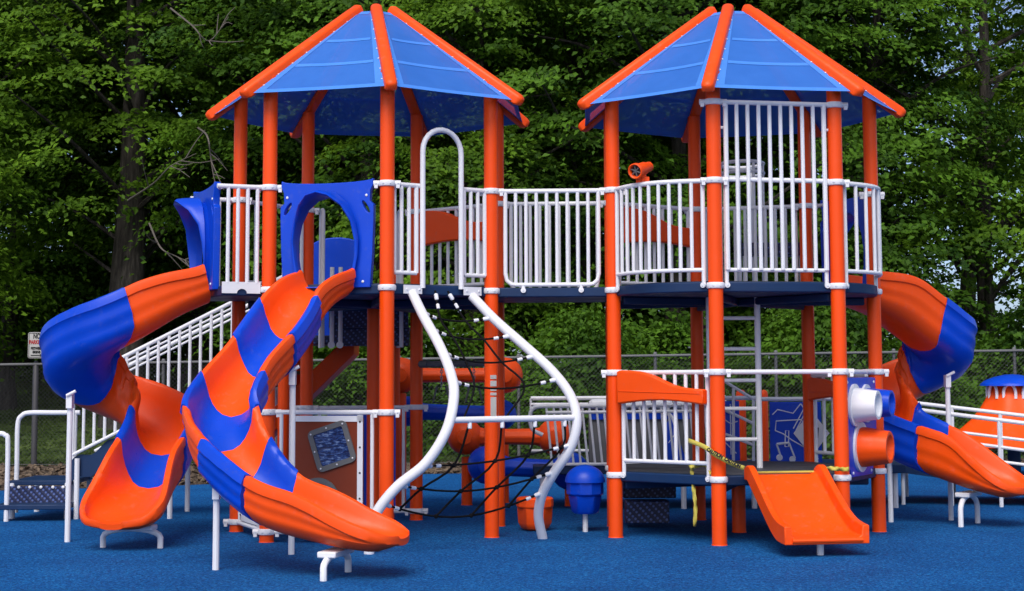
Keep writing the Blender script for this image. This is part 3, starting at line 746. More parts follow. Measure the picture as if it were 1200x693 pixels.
# ------------------------------------------------------------------ rope net climber
def net():
    t = thing('net_climber', 'white curved pipe climber with black rope net beside the big slide', 'net climber', (.0, 14.0, 0))
    c23 = (PST['L2']+PST['L3'])/2
    LP = [at(483, 343, 14.25), at(497, 372, 14.10), at(515, 405, 13.88), at(528, 437, 13.68), at(532, 465, 13.55), at(523, 505, 13.43), at(499, 543, 13.42), at(466, 570, 13.42), at(443, 598, 13.42), at(434, 622, 13.42)]
    b = LP[-1].copy(); b.z = 0; b.x -= .01; LP.append(b)
    RP = [at(553, 347, 14.60), at(580, 375, 14.50), at(613, 404, 14.38), at(646, 434, 14.26), at(668, 463, 14.18), at(676, 492, 14.13), at(669, 524, 14.15), at(650, 553, 14.25), at(636, 578, 14.38), at(631, 604, 14.5), at(636, 631, 14.62)]
    RP[-1].z = 0
    L_, R_ = crom(LP, 6), crom(RP, 6)
    for P, nm in ((L_, 0), (R_, 1)):
        m = MB(); m.tube(P, .043, 14); po = m.build('curved_pipe', M['white'], t)
        k = MB(); p0 = P[0]+n23*.0; fr = Matrix((u23, n23, Z)).transposed()
        k.box(V((p0.x, p0.y, DT-.045))+n23*.01, (.185, .014, .075), fr); 
        for s in (-.065, .065): bolt(k, V((p0.x, p0.y, DT-.045))+n23*.017+u23*s, n23, .01)
        k.build('mounting_plate', M['white'], po)
    Lf = lambda z: min(L_[:-1], key=lambda p: abs(p.z-z)); Rf = lambda z: min(R_[:-1], key=lambda p: abs(p.z-z))
    zc = at(600, 491, 13.8).z
    def side(P, z):
        best = None
        for i in range(len(P)-1):
            if (P[i].z-z)*(P[i+1].z-z) <= 0 and abs(P[i].z-P[i+1].z) > 1e-6:
                f = (z-P[i].z)/(P[i+1].z-P[i].z); best = P[i].lerp(P[i+1], f); break
        return best if best is not None else min(P, key=lambda p: abs(p.z-z))
    cb = MB(); cb.tube([side(L_, zc), side(R_, zc)], .026, 12); cb.build('crossbar', M['white'], t)
    def rope(pts, name='rope', r=.0095):
        m = MB(); m.tube(pts, r, 6); return m.build(name, M['rope'], t)
    def conn(p, d):
        d = d.normalized(); m = MB(); m.lathe(p+d*.03, [(.012, 0), (.019, .006), (.019, .05), (.012, .062)], 10, d); m.lathe(p+d*.13, [(.01, 0), (.015, .005), (.015, .045), (.01, .05)], 8, d); return m.build('rope_ferrule', M['white'], t)
    rows = {}
    for key, (pl, pr, sag, dz) in {0: (1.975, 1.94, .05, 0), 1: (1.83, 1.78, .06, 0), 2: (1.62, 1.60, .07, 0), 3: (1.38, 1.40, .07, 0), 5: (.70, .84, .05, 0), 6: (.545, .60, .10, 0), 7: (.40, .42, .16, 0)}.items():
        a, b = side(L_, pl), side(R_, pr)
        pts = [a.lerp(b, k/16)-Z*(sag*math.sin(math.pi*k/16))+n23*(-.06*math.sin(math.pi*k/16)) for k in range(17)]
        rows[key] = pts; rope(pts); conn(a, pts[1]-a); conn(b, pts[-2]-b)
    # uprights of the upper net: two from the deck edge, opening to the pipes below
    d0 = PST['L2'].lerp(PST['L3'], .44)+n23*.02+Z*(DT-.05); d1 = PST['L2'].lerp(PST['L3'], .56)+n23*.02+Z*(DT-.05)
    def pick(k, f): p = rows[k]; x = f*(len(p)-1); i = min(len(p)-2, int(x)); return p[i].lerp(p[i+1], x-i)
    A, B = side(L_, zc), side(R_, zc)
    for d_, fr in ((d0, (.30, .30, .26, .22, .10)), (d1, (.66, .68, .66, .70, .42))):
        rope(crom([d_]+[pick(k, f) for k, f in zip((0, 1, 2, 3), fr)]+[A.lerp(B, fr[4])], 4)); conn(d_, pick(0, fr[0])-d_)
    for f0, f5, f6, f7 in ((.15, .12, .07, .05), (.40, .40, .33, .28), (.66, .62, .56, .50), (.90, .84, .78, .73)):
        p0 = A.lerp(B, f0); rope(crom([p0-Z*.02, pick(5, f5+.10), pick(6, f6+.08), pick(7, f7+.06)], 4)); 
        k = MB(); k.lathe(p0-Z*.075, [(.012, 0), (.018, .006), (.018, .05), (.012, .06)], 10); k.build('rope_ferrule', M['white'], t)
        for kk, f in ((5, f5+.10), (6, f6+.08), (7, f7+.06)):
            j = MB(); j.lathe(pick(kk, f)-Z*.018, [(.008, 0), (.017, .008), (.017, .028), (.008, .036)], 8); j.build('rope_knot', M['rope'], t)
net()

# ------------------------------------------------------------------ ladder under the right tower
def ladder():
    a = at(887, 345, 15.0); x1 = a.x; Y = 15.0; x0 = at(832, 450, Y).x
    t = thing('ladder', 'grey rung ladder from lower deck to upper deck behind the small slide', 'ladder', ((x0+x1)/2, Y, ZL+.03))
    for x in (x0, x1):
        m = MB(); m.tube([(x, Y, ZL+.04), (x+.0, Y, DT-.09)], .028, 12); m.build('upright', M['white'], t)
    for py in (373, 409, 446, 479, 515):
        z = at(865, py, Y).z; m = MB(); m.tube([(x0, Y, z), (x1, Y, z)], .018, 10); m.build('rung', M['white'], t)
ladder()
# white barred enclosure behind the upper right deck
def cage():
    t = thing('climber_gate', 'white curved barred enclosure with navy step at the back of the right deck', 'gate', (2.35, 16.75, 0))
    Y = 16.75; zt = at(870, 193, Y).z; x0 = at(846, 300, Y).x; x1 = at(896, 300, Y).x; cx = (x0+x1)/2; rx = (x1-x0)/2
    for z, nm in ((zt, 0), (zt-.10, 1), (DT+.08, 2)):
        m = MB(); m.tube([(cx+rx*math.cos(a), Y+.28*math.sin(a), z) for a in np.linspace(0, 2*math.pi, 25)[:-1]], .019, 8, closed=True); m.build('hoop', M['white'], t)
    for k in range(9):
        a = math.pi*2*k/9+.2; place('baluster', vtube(.016, zt-DT, 'white'), (cx+rx*math.cos(a), Y+.28*math.sin(a), DT), t)
    s = MB(); s.box(at(905, 293, 16.55), (.62, .26, .13)); s.build('step', M['perf'], t, bev=.01)
    for px in (872, 938):
        f = MB(); p = at(px, 287, 16.5); f.tube([p+Z*.0, V((p.x, p.y, DT-.06))], .016, 8); f.build('step_bracket', M['white'], t)
cage()

# ------------------------------------------------------------------ talk tubes on the right tower
def talk_panel():
    n = outn('C', 'D', CR); u = (PST['D']-PST['C']).normalized(); o = PST['C']+u*.085
    m = MB(); W = S-.17
    outl = [(0, .60), (0, 1.40), (.10, 1.40), (W-.1, 1.40), (W, 1.40), (W, .62), (W-.12, .60), (W-.16, .535), (.14, .535), (.10, .60)]
    fr = (V((o.x, o.y, 0)), u, Z, n); m.plate(outl, [], fr, .02); p = m.build('talk_panel', M['blue'], TR, bev=.006)
    def tube_(cu, cz, r0, r1, ln, mat, nm, ring):
        c = V((o.x, o.y, 0))+u*cu+Z*cz+n*.02
        b = MB(); b.plate([(cu+ring*math.cos(a), cz+ring*math.sin(a)) for a in np.linspace(0, 2*math.pi, 33)[:-1]], [], (V((o.x, o.y, 0))+n*.021, u, Z, n), .02); b.build('white_ring', M['white'], p)
        d = MB(); prof = [(r0, .02), (r0*.99, .06), (r1*1.02, ln-.02), (r1, ln), (r1*.80, ln), (r1*.70, ln-.02), (r1*.45, ln-.05), (r1*.40, ln-.16)]
        d.lathe(c, prof, 30, n, flute=.018, nf=10); d.build(nm, M[mat], p, smooth=30)
    tube_(.24, 1.16, .150, .125, .22, 'white', 'speaking_cone', .185)
    tube_(.60, 1.17, .135, .115, .24, 'blue', 'speaking_cone', .17)
    tube_(.40, .79, .175, .140, .27, 'orange', 'speaking_cone', .22)
    # the same drum seen from the inner side
    d = MB(); d.lathe(V((o.x, o.y, 0))+u*.42+Z*.79-n*.005, [(.17, 0), (.17, .03), (.14, .14), (.08, .18)], 24, -n); d.build('inner_cone', M['orange'], p)
    b = MB()
    for cu, cz in ((.06, 1.36), (W-.06, 1.36), (.18, .57), (W-.2, .57)): bolt(b, V((o.x, o.y, 0))+u*cu+Z*cz+n*.02, n, .014)
    b.build('bolts', M['white'], p)
talk_panel()
# ------------------------------------------------------------------ telescope
def telescope():
    p = at(753, 213, 14.35); t = thing('toy_telescope', 'orange toy telescope on the curved white rail of the right tower', 'telescope', p)
    d = V((-.42, -.62, -.20)).normalized(); c = at(753, 198, 14.32)
    m = MB(); m.lathe(c-d*.13, [(.030, 0), (.045, .01), (.047, .06), (.056, .10), (.060, .22), (.068, .23), (.070, .27), (.062, .275), (.052, .265), (.048, .22)], 20, d); m.build('tube', M['orange'], t)
    b = MB(); b.lathe(c+d*.10, [(.050, 0), (.050, .004)], 16, d); b.build('lens', M['bolt'], t)
    g = MB()
    for k in range(3):
        a = k*math.pi/3; uu = d.orthogonal().normalized(); vv = d.cross(uu); e = uu*math.cos(a)+vv*math.sin(a); g.tube([c+d*.125-e*.05, c+d*.125+e*.05], .006, 6)
    g.build('lens_guard', M['grey'], t)
    k = MB(); k.lathe(c-Z*.12, [(.035, 0), (.032, .06), (.028, .10)], 14); k.box(p+V((0, -.02, -.005)), (.115, .07, .085)); k.build('bracket', M['orange'], t, bev=.008)
telescope()

# ------------------------------------------------------------------ stairs and transfer platform behind the left tower
def stairs():
    Y0, Y1 = 16.85, 17.75
    A = at(271, 355, Y0); B = at(134, 424, Y0); k = (A.z-B.z)/(A.x-B.x)
    xl, xr = at(86, 480, Y0).x, A.x+.55
    zr = lambda x: A.z+(x-A.x)*k
    t = thing('stairs', 'navy steps with white barred handrail climbing behind the far-left spiral slide', 'stairs', ((xl+xr)/2, (Y0+Y1)/2, 0))
    for Y in (Y0, Y1):
        m = MB(); m.tube([(xl, Y, zr(xl)), (xr, Y, zr(xr))], .021, 10); m.tube([(xl, Y, zr(xl)-.06), (xr, Y, zr(xr)-.06)], .012, 8)
        r = m.build('handrail', M['white'], t)
        m = MB(); m.tube([(xl, Y, zr(xl)-.74), (xr, Y, zr(xr)-.74)], .018, 8); m.build('bottom_rail', M['white'], r)
        n = 21 if Y == Y0 else 0
        for i in range(n):
            x = xl+(xr-xl)*i/(n-1); place('baluster', vtube(.0165, .72, 'white'), (x, Y, zr(x)-.73), r)
        m = MB(); zs = []
        N = 40; top = []; bot = []
        for i in range(N+1):
            x = xl-.04+(xr-xl+.08)*i/N; ph = (i/N*7) % 1
            top.append((x, zr(x)-.80+.035*math.sin(2*math.pi*ph))); bot.append((x, zr(x)-1.02+.035*math.sin(2*math.pi*ph)))
        m.prism([V((x, Y+.03 if Y == Y0 else Y-.06, z)) for x, z in top+bot[::-1]], (0, .03, 0)); m.build('stringer', M['navy'], t, smooth=50)
    n = 8
    for i in range(n):
        x = xl+.12+(xr-xl)*i/n; z = zr(x)-.92
        m = MB(); m.box((x+.11, (Y0+Y1)/2, z), (.25, Y1-Y0-.12, .035)); m.build('tread', M['perf'], t)
    for x in (xl+.05, xl+1.0, xr-.2):
        for Y in (Y0, Y1):
            m = MB(); m.tube([(x, Y, 0), (x, Y, zr(x)-.80)], .027, 10); m.build('leg', M['white'], t)
    # landing under the tower
    zl = DT-.42; X0, X1 = xr-.1, PST['L6'].x-.2
    lp = thing('stair_landing', 'navy perforated landing with steps hanging under the back of the left tower', 'landing', ((X0+X1)/2, 17.2, zl))
    m = MB(); m.box(((X0+X1)/2, 17.25, zl), (X1-X0, .95, .09)); m.build('platform', M['perf'], lp, bev=.01)
    for k_, (y, z) in enumerate(((16.75, zl+.02), (16.6, zl+.2))):
        m = MB(); m.box(((X0+X1)/2+.35, y, z), (.8, .05, .17)); m.build('riser', M['perf'], lp); m = MB(); m.box(((X0+X1)/2+.35, y+.12, z+.09), (.8, .28, .03)); m.build('tread', M['navy'], lp)
    for x in (X0+.1, X1-.1):
        for y in (16.85, 17.65):
            make_post('post', V((x, y, 0)), 0, zl+.95 if y > 17 else zl, lp)
    for px in (389, 399):
        p = at(px, 360, 16.45); m = MB(); m.tube([(p.x, 16.45, zl-.05), (p.x, 16.45, DT+.3)], .022, 8); m.lathe((p.x, 16.43, zl-.06), [(.035, 0), (.035, .03)], 12, V((0, -1, 0))); m.build('rail_upright', M['white'], lp)
stairs()
def platform():
    a = at(18, 566, 16.9); x0, x1 = -5.14, -4.52; Y0, Y1 = 16.9, 17.8; z = .36
    t = thing('transfer_platform', 'low navy perforated platform with white hoop rails at the left edge', 'platform', ((x0+x1)/2, (Y0+Y1)/2, 0))
    m = MB(); m.box(((x0+x1)/2, (Y0+Y1)/2, z), (x1-x0, Y1-Y0, .05)); m.build('top', M['navy'], t, bev=.008)
    m = MB(); m.box(((x0+x1)/2, Y0-.01, z-.13), (x1-x0, .02, .20)); m.build('riser', M['perf'], t)
    m = MB(); m.box(((x0+x1)/2, Y0-.16, z-.22), (x1-x0+.1, .34, .05)); m.build('lower_step', M['navy'], t, bev=.008)
    b = MB()
    for px in (22, 35, 48, 62, 74): bolt(b, at(px, 571, Y0-.03), V((0, -1, 0)), .016)
    b.build('bolts', M['white'], t)
    for x in (x0+.03, x1-.03):
        for y in (Y0+.02, Y1): m = MB(); m.tube([(x, y, 0), (x, y, z)], .03, 10); m.build('leg', M['white'], t)
    zt = at(50, 484, 17.0).z; yy = 17.05; h = MB()
    h.tube(crom([(x0+.03, yy, .05), (x0+.03, yy, zt-.5), (x0+.03, yy, zt-.12), (x0+.07, yy, zt-.03), (x0+.15, yy, zt), (x0+.4, yy, zt), (x1+.05, yy, zt)], 5), .025, 10); h.tube([(x1+.0, yy, zt), (x1+.0, yy, .1)], .025, 10); h.build('hoop_rail', M['white'], t)
    zt = at(5, 508, 16.6).z; xx = at(5, 508, 16.6).x; h = MB()
    h.tube(crom([(xx+.04, 16.6, 0), (xx+.04, 16.6, zt-.12), (xx+.01, 16.6, zt-.02), (xx-.08, 16.6, zt), (xx-.4, 16.6, zt), (xx-.46, 16.6, zt-.1), (xx-.46, 16.6, 0)], 5), .025, 10); h.build('grab_rail', M['white'], t)
platform()
# orange chute behind the tower
def back_chute():
    t = thing('straight_chute', 'plain orange chute seen behind the brown panel and big slide', 'slide', (-2.2, 17.0, 0))
    a, b = at(418, 405, 17.9), at(300, 520, 17.2)
    d = (b-a); u = V((0, 1, 0)); m = MB()
    for s, sc_ in ((0, 1),):
        up = Z
        sec = []
        for f in (0, .5, 1.0):
            p = a.lerp(b, f); sec.append([p+u*-.3+up*-.1, p+u*-.3+up*.16, p+u*-.24+up*.16, p+u*-.22, p+u*.22, p+u*.24+up*.16, p+u*.3+up*.16, p+u*.3+up*-.1])
        vs = [q for r in sec for q in r]; fs = [(i*8+j, i*8+(j+1) % 8, (i+1)*8+(j+1) % 8, (i+1)*8+j) for i in range(2) for j in range(8)]+[tuple(range(8))[::-1], tuple(16+j for j in range(8))]
        m.add(vs, fs)
    m.build('chute', M['orange'], t, bev=.012)
    l = MB(); l.tube([(b.x+.1, b.y, 0), (b.x+.1, b.y, b.z-.05)], .03, 10); l.build('leg', M['white'], t)
    h = MB(); c = at(395, 300, 17.6); h.prism([c+V((.36*math.cos(q_), 0, .20*math.sin(q_))) for q_ in np.linspace(0, math.pi, 14)]+[c+V((-.36, 0, -.95)), c+V((.36, 0, -.95))], (0, .06, 0)); h.build('entrance_panel', M['blue'], t, bev=.01)
back_chute()

# ------------------------------------------------------------------ log climbers, pods and rings
def log(label, pa, pb, r, rb, mat, posts, grp):
    d = (pb-pa).normalized(); t = thing('log_climber', label, 'log climber', V(((pa.x+pb.x)/2, pa.y, 0)), grp)
    m = MB(); sq = []; L = (pb-pa).length
    m.lathe(pa, [(r*1.25, rb*.6), (r, rb*1.1), (r*.94, L/2), (r, L-rb*1.1), (r*1.25, L-rb*.6)], 8, d); m.build('beam', M[mat], t, smooth=20, bev=.012)
    for p in (pa, pb):
        q = MB(); q.lathe(p-Z*rb, [(rb*math.sin(math.pi*k/10)+.001, rb-rb*math.cos(math.pi*k/10)) for k in range(11)], 16)
        q.lathe(p+V((0, -rb*.9, 0)), [(rb*.42, 0), (rb*.40, rb*.10), (rb*.2, rb*.13)], 14, V((0, -1, 0))); q.build('end_bulb', M[mat], t, smooth=45)
    for p in posts: make_post('post', p, 0, p.z, t, .06)
    return t
Yl = 18.5
log('orange log climber with round ends, highest, behind the left tower', at(470, 440, Yl), at(592, 440, Yl), .085, .20, 'orange', [at(470, 440, Yl)-Z*.2], 'log climbers behind the net')
log('blue log climber just below the highest orange one', at(478, 482, Yl+.3), at(588, 486, Yl+.3), .095, .17, 'blue', [at(590, 490, Yl+.3)-Z*.15], 'log climbers behind the net')
log('orange log climber with round ends at middle height behind the net', at(545, 512, Yl), at(650, 512, Yl), .095, .20, 'orange', [at(547, 525, Yl)-Z*.1], 'log climbers behind the net')
log('blue log climber lying low behind the net', at(570, 545, Yl-.2), at(668, 552, Yl-.2), .11, .21, 'blue', [at(668, 560, Yl-.2)-Z*.1], 'log climbers behind the net')
def pod(label, px, pyb, Y, mat, dome):
    g = at(px, pyb, Y); t = thing('stepping_pod', label, 'stepping pod', (g.x, Y, 0), 'stepping pods'); sc_ = Y/FPX
    m = MB()
    if dome:
        b = V((g.x, Y, 0))+Z*(21*sc_)
        m.lathe(b, [(12*sc_, 0), (15*sc_, 3*sc_), (18*sc_, 20*sc_), (16*sc_, 22*sc_)], 24, flute=.07, nf=6); m.build('cup', M[mat], t, smooth=40)
        r_ = MB(); r_.lathe(b+Z*(21*sc_), [(20*sc_, 0), (21.5*sc_, 2*sc_), (21.5*sc_, 14*sc_), (20*sc_, 16*sc_), (12*sc_, 16.5*sc_)], 10); r_.build('rim', M[mat], t, smooth=25, bev=.01)
        q = MB(); q.lathe(b+Z*(36*sc_), [(23.5*sc_, 0)]+[(23.5*sc_*math.cos(a), 20*sc_*math.sin(a)) for a in np.linspace(.15, 1.5, 8)], 20); q.build('dome', M[mat], t)
        s_ = MB(); s_.tube([(g.x, Y, 0), (g.x, Y, 22*sc_)], .024, 10); s_.build('stem', M['white'], t)
    else:
        m.lathe((g.x, Y, .01), [(12*sc_, 0), (15*sc_, 2*sc_), (18*sc_, 8*sc_), (19*sc_, 25*sc_), (16*sc_, 26*sc_)], 24, flute=.08, nf=6); m.build('cup', M[mat], t, smooth=40)
        r_ = MB(); r_.lathe((g.x, Y, .01+25*sc_), [(20*sc_, 0), (21.5*sc_, 1*sc_), (21.5*sc_, 10*sc_), (20*sc_, 12*sc_), (8*sc_, 12.3*sc_)], 12); r_.build('rim', M[mat], t, smooth=25, bev=.008)
pod('low orange stepping pod behind the right net pipe', 627, 622, 15.4, 'orange', False)
pod('tall domed blue stepping pod on a white stem beside the right tower', 686, 624, 15.25, 'blue', True)
def rings():
    a = PST['L6']+Z*1.55; b = PST['L4']+Z*1.55
    t = thing('ring_bar', 'grey bar between posts that carries the hanging trapeze handles', 'bar', (a.x, a.y, 1.5))
    m = MB(); u = (b-a).normalized(); m.tube([a+u*.05, b-u*.05], .030, 12); m.build('bar', M['grey'], t)
    m = MB(); m.tube([a+u*.06, a+u*.17], .037, 12); m.build('collar', M['grey'], t)
    for px, py, lab in ((517, 472, 'left one of two hanging trapeze handles on chains'), (556, 472, 'right one of two hanging trapeze handles on chains')):
        f = (at(px, 440, 16.3).x-a.x)/(b.x-a.x); p = a.lerp(b, f); h = thing('trapeze_handle', lab, 'handle', p, 'trapeze handles')
        zb = at(px, py, p.y).z; zt = at(px, 453, p.y).z
        m = MB(); m.tube([V((p.x-.085, p.y, zb)), V((p.x+.085, p.y, zb)), V((p.x+.045, p.y, zt)), V((p.x-.045, p.y, zt))], .013, 8, closed=True); m.build('handle_ring', M['grey'], h)
        zz = p.z-.03; k = 0
        while zz > zt+.01:
            c = MB(); e = V((1, 0, 0)) if k % 2 else V((0, 1, 0))
            c.tube([V((p.x, p.y, zz-.016))+e*(.011*math.cos(q))+Z*(.02*math.sin(q)) for q in np.linspace(0, 2*math.pi, 9)[:-1]], .0045, 5, closed=True); c.build('chain_link', M['chain'], h)
            zz -= .03; k += 1
rings()

# ------------------------------------------------------------------ ramp and things behind the right tower
def ramp_rails(t, a, b, n, slant=0, hz=.60, nm='ramp_railing', post=True, bars=True):
    """a, b: top rail ends"""
    m = MB(); m.tube([a, b], .024, 10); o = m.build(nm, M['white'], t)
    m = MB(); m.tube([a-Z*.07, b-Z*.07] if bars else [a-Z*hz*.5, b-Z*hz*.5], .018, 8); m.build('middle_rail', M['white'], o)
    m = MB(); m.tube([a-Z*hz, b-Z*hz], .018, 8); m.build('bottom_rail', M['white'], o)
    for k in range(n):
        p = a.lerp(b, k/(n-1)) if n > 1 else a
        m = MB(); m.tube([p, p-Z*(hz if bars else p.z)+V((slant, 0, 0))], .013 if bars else .022, 8); m.build('baluster' if bars else 'post', M['white'], o)
    return o
def access_ramp():
    t = thing('access_ramp', 'blue access ramp with white rails running behind the right tower', 'ramp', (1.5, 18.4, 0))
    Y0, Y1 = 17.75, 19.0
    m = MB(); xa, xb = at(625, 545, Y0).x, at(1062, 545, Y0).x
    m.box(((xa+xb)/2, (Y0+Y1)/2, .42), (xb-xa, Y1-Y0, .09)); m.build('deck', M['navy'], t, bev=.01)
    ramp_rails(t, at(640, 476, Y0), at(850, 474, Y0), 26, .06, at(640, 476, Y0).z-.48)
    ramp_rails(t, at(622, 467, Y1), at(850, 466, Y1), 2, 0, .6)
    m = MB(); e = at(622, 480, Y0); m.tube(crom([at(640, 476, Y0), at(626, 478, Y0), at(621, 488, Y0), at(624, 503, Y0), at(636, 510, Y0)], 5), .022, 8); m.build('rail_end', M['white'], t)
    # sloping part to the right
    m = MB(); xc = at(1240, 545, 18.6).x
    m.prism([V((xb, Y0+.5, .36)), V((xc, Y0+.1, .10)), V((xc, Y0+.1, .19)), V((xb, Y0+.5, .45))], (0, 1.25, 0)); m.build('slope', M['navy'], t)
    ramp_rails(t, at(1060, 471, 19.5), at(1230, 491, 18.9), 4, 0, .56, bars=False)
    ramp_rails(t, at(1056, 478, 18.3), at(1230, 500, 17.7), 4, 0, .58, bars=False)
    for (x0, y0), (x1, y1) in (((849, 447), (883, 468)), ((850, 481), (882, 496)), ((850, 509), (884, 522))):
        m = MB(); m.tube([at(x0, y0, 17.2), at(x1, y1, 17.2)], .016, 8); m.build('slanted_rail', M['white'], t)
    for px, y0, y1 in ((859.5, 455, 541), (883, 469, 541)):
        m = MB(); m.tube([at(px, y0, 17.2), at(px, y1, 17.2)], .016, 8); m.build('rail_upright', M['white'], t)
    for x in np.linspace(xa+.1, xb-.1, 6):
        m = MB(); m.tube([(x, Y0+.1, 0), (x, Y0+.1, .4)], .03, 8); m.build('leg', M['white'], t)
access_ramp()
def newel(px, lab):
    g = at(px, 457, 18.3); o = thing('newel_post', lab, 'post', (g.x, 18.3, .46), 'orange newel posts')
    make_post('post_shaft', V((g.x, 18.3, 0)), .46, g.z, o, .055, cap=True)
newel(868, 'round-topped orange post left of the ladder upright, behind the lower deck')
newel(894, 'round-topped orange post right of the ladder upright, behind the lower deck')
def line_panel(px0, px1, py0, py1, Y, label, art):
    a, b = at(px0, py1, Y), at(px1, py0, Y); W, H = b.x-a.x, b.z-a.z
    t = thing('picture_panel', label, 'panel', ((a.x+b.x)/2, Y, a.z), 'panels on the ramp')
    m = MB(); m.box(((a.x+b.x)/2, Y, (a.z+b.z)/2), (W, .025, H)); m.build('board', M['blue'], t, bev=.006)
    g = MB()
    for ln in art:
        g.tube([V((a.x+W*x, Y-.014, a.z+H*y)) for x, y in ln], .0065, 5)
    g.build('line_drawing', M['white'], t)
    m = MB(); m.tube([(a.x-.15, Y+.02, b.z+.03), (b.x+.2, Y+.02, b.z+.03)], .022, 8); m.build('top_rail', M['white'], t)
    return t, a, W, H
t, a, W, H = line_panel(903, 962, 471, 546, 17.5, 'blue panel with white line drawing and music notes behind the small slide',
    [[(.05, .80), (.15, .88), (.45, .82), (.60, .97)], [(.10, .55), (.12, .70), (.60, .72), (.75, .60), (.70, .45)], [(.45, .58), (.68, .92), (.72, .88), (.50, .55)], [(.28, .30), (.30, .55), (.36, .55), (.35, .30), (.28, .30)], [(.10, .55), (.25, .50), (.42, .40), (.80, .22), (.92, .10)], [(.60, .97), (.75, .80), (.95, .62)]])
m = MB(); Y = 17.5
for cx, cz in ((.17, .13), (.42, .10)): m.lathe((a.x+W*cx, Y-.012, a.z+H*cz), [(.034, 0), (.034, .008)], 14, V((0, -1, 0)))
for x0, z0, x1, z1 in ((.20, .14, .12, .34), (.47, .12, .36, .36)): m.tube([(a.x+W*x0, Y-.016, a.z+H*z0), (a.x+W*x1, Y-.016, a.z+H*z1)], .010, 6)
m.tube([(a.x+W*.12, Y-.016, a.z+H*.34), (a.x+W*.36, Y-.016, a.z+H*.36)], .014, 6); m.build('music_notes', M['white'], t)
c = at(951, 508, 17.47); m = MB(); m.prism([c+V((.19, 0, 0)), c+V((0, 0, .24)), c+V((-.19, 0, 0)), c+V((0, 0, -.24))], (0, .012, 0)); m.build('diamond_plate', M['white'], t)
m = MB()
for k in range(4): m.tube([c+V((-.06+.04*k, -.006, -.05)), c+V((-.05+.04*k, -.006, .06))], .008, 5)
m.build('diamond_print', M['ink'], t)
line_panel(846, 866, 470, 540, 17.3, 'narrow blue panel with white lines left of the ladder upright', [[(.1, .7), (.5, .62), (.9, .66)], [(.5, .95), (.5, .1)], [(.2, .3), (.8, .12)]])
def roller_counter():
    Y = 18.35; a, b = at(690, 543, Y), at(812, 470, Y)
    t = thing('play_counter', 'grey play counter with white roll edge and blue strip behind the lower railing', 'counter', ((a.x+b.x)/2, Y, .46))
    m = MB(); m.box(((a.x+b.x)/2, Y, (.47+b.z)/2), (b.x-a.x, .05, b.z-.47)); m.build('board', M['grey'], t, bev=.01)
    for k in range(5):
        m = MB(); x = a.x+(b.x-a.x)*(k+.5)/5; m.lathe((x-.11, Y-.05, b.z-.03), [(.03, 0), (.055, .03), (.06, .11), (.055, .19), (.03, .22)], 12, V((1, 0, 0))); m.build('roll', M['white'], t)
    m = MB(); m.box(((a.x+b.x)/2, Y-.035, b.z-.15), ((b.x-a.x)*.96, .02, .10)); m.build('strip', M['blue'], t)
    m = MB(); p = at(783, 500, Y-.1); m.tube(crom([p+V((-.05, 0, .18)), p+V((.04, 0, .10)), p+V((.08, 0, -.05)), p+V((.0, 0, -.18))], 6), .022, 8); m.build('grab_loop', M['white'], t)
    m = MB(); p = at(788, 515, Y-.12); m.prism([p+V((-.02, 0, .25)), p+V((.16, 0, -.25)), p+V((-.06, 0, -.25)), p+V((-.10, 0, .1))], (0, .03, 0)); m.build('blue_fin', M['blue'], t)
roller_counter()
def under_steps():
    a, b = at(733, 604, 15.7), at(788, 566, 15.7)
    t = thing('under_deck_steps', 'dark navy perforated steps in the shade below the right lower deck', 'steps', ((a.x+b.x)/2, 16.3, 0))
    for k, (x0, x1, z0, z1, y) in enumerate(((a.x, b.x-.04, .04, .25, 15.75), (a.x, b.x+.06, .25, .45, 16.1))):
        m = MB(); m.box(((x0+x1)/2, y, (z0+z1)/2), (x1-x0, .28, z1-z0)); m.build('step', M['perf'], t, bev=.01)
under_steps()
def tent_pod():
    Y = 23.2; c = at(1188, 520, Y); t = thing('play_tent', 'orange bell-shaped play tent with blue dome cap at the right edge', 'play tent', (c.x, Y, 0)); k = Y/FPX
    zb = 0.0; zt = at(1188, 452, Y).z
    zb = .42; m = MB(); H = zt-zb; prof = [(1.02, 0), (1.06, .02), (.98, .06), (.74, H*.25), (.55, H*.45), (.42, H*.65), (.31, H*.88), (.27, H)]
    m.lathe((c.x, Y, zb), prof, 48, flute=.05, nf=6); m.build('bell', M['orange'], t, smooth=50)
    pp = MB(); pp.lathe((c.x, Y, 0), [(.09, 0), (.09, .6)], 14); pp.build('pedestal', M['navy'], t)
    d = MB(); zd = at(1188, 448, Y).z; d.lathe((c.x, Y, zd-.02), [(.28, -.02), (.44, -.03), (.43, .0), (.36, .05), (.24, .095), (.10, .125), (.01, .13)], 32); d.build('dome_cap', M['blue'], t)
    for a in range(8):
        an = math.pi*2*a/8+.39; p = V((c.x+.33*math.cos(an), Y+.33*math.sin(an), zt-.10)); tg = V((-math.sin(an), math.cos(an), 0))
        q = MB(); q.tube([p-tg*.08-Z*.08]+[p+tg*(.08*-math.cos(x))+Z*(.12*math.sin(x)) for x in np.linspace(0, math.pi, 9)]+[p+tg*.08-Z*.08], .022, 8); q.build('white_arch', M['white'], t)
tent_pod()

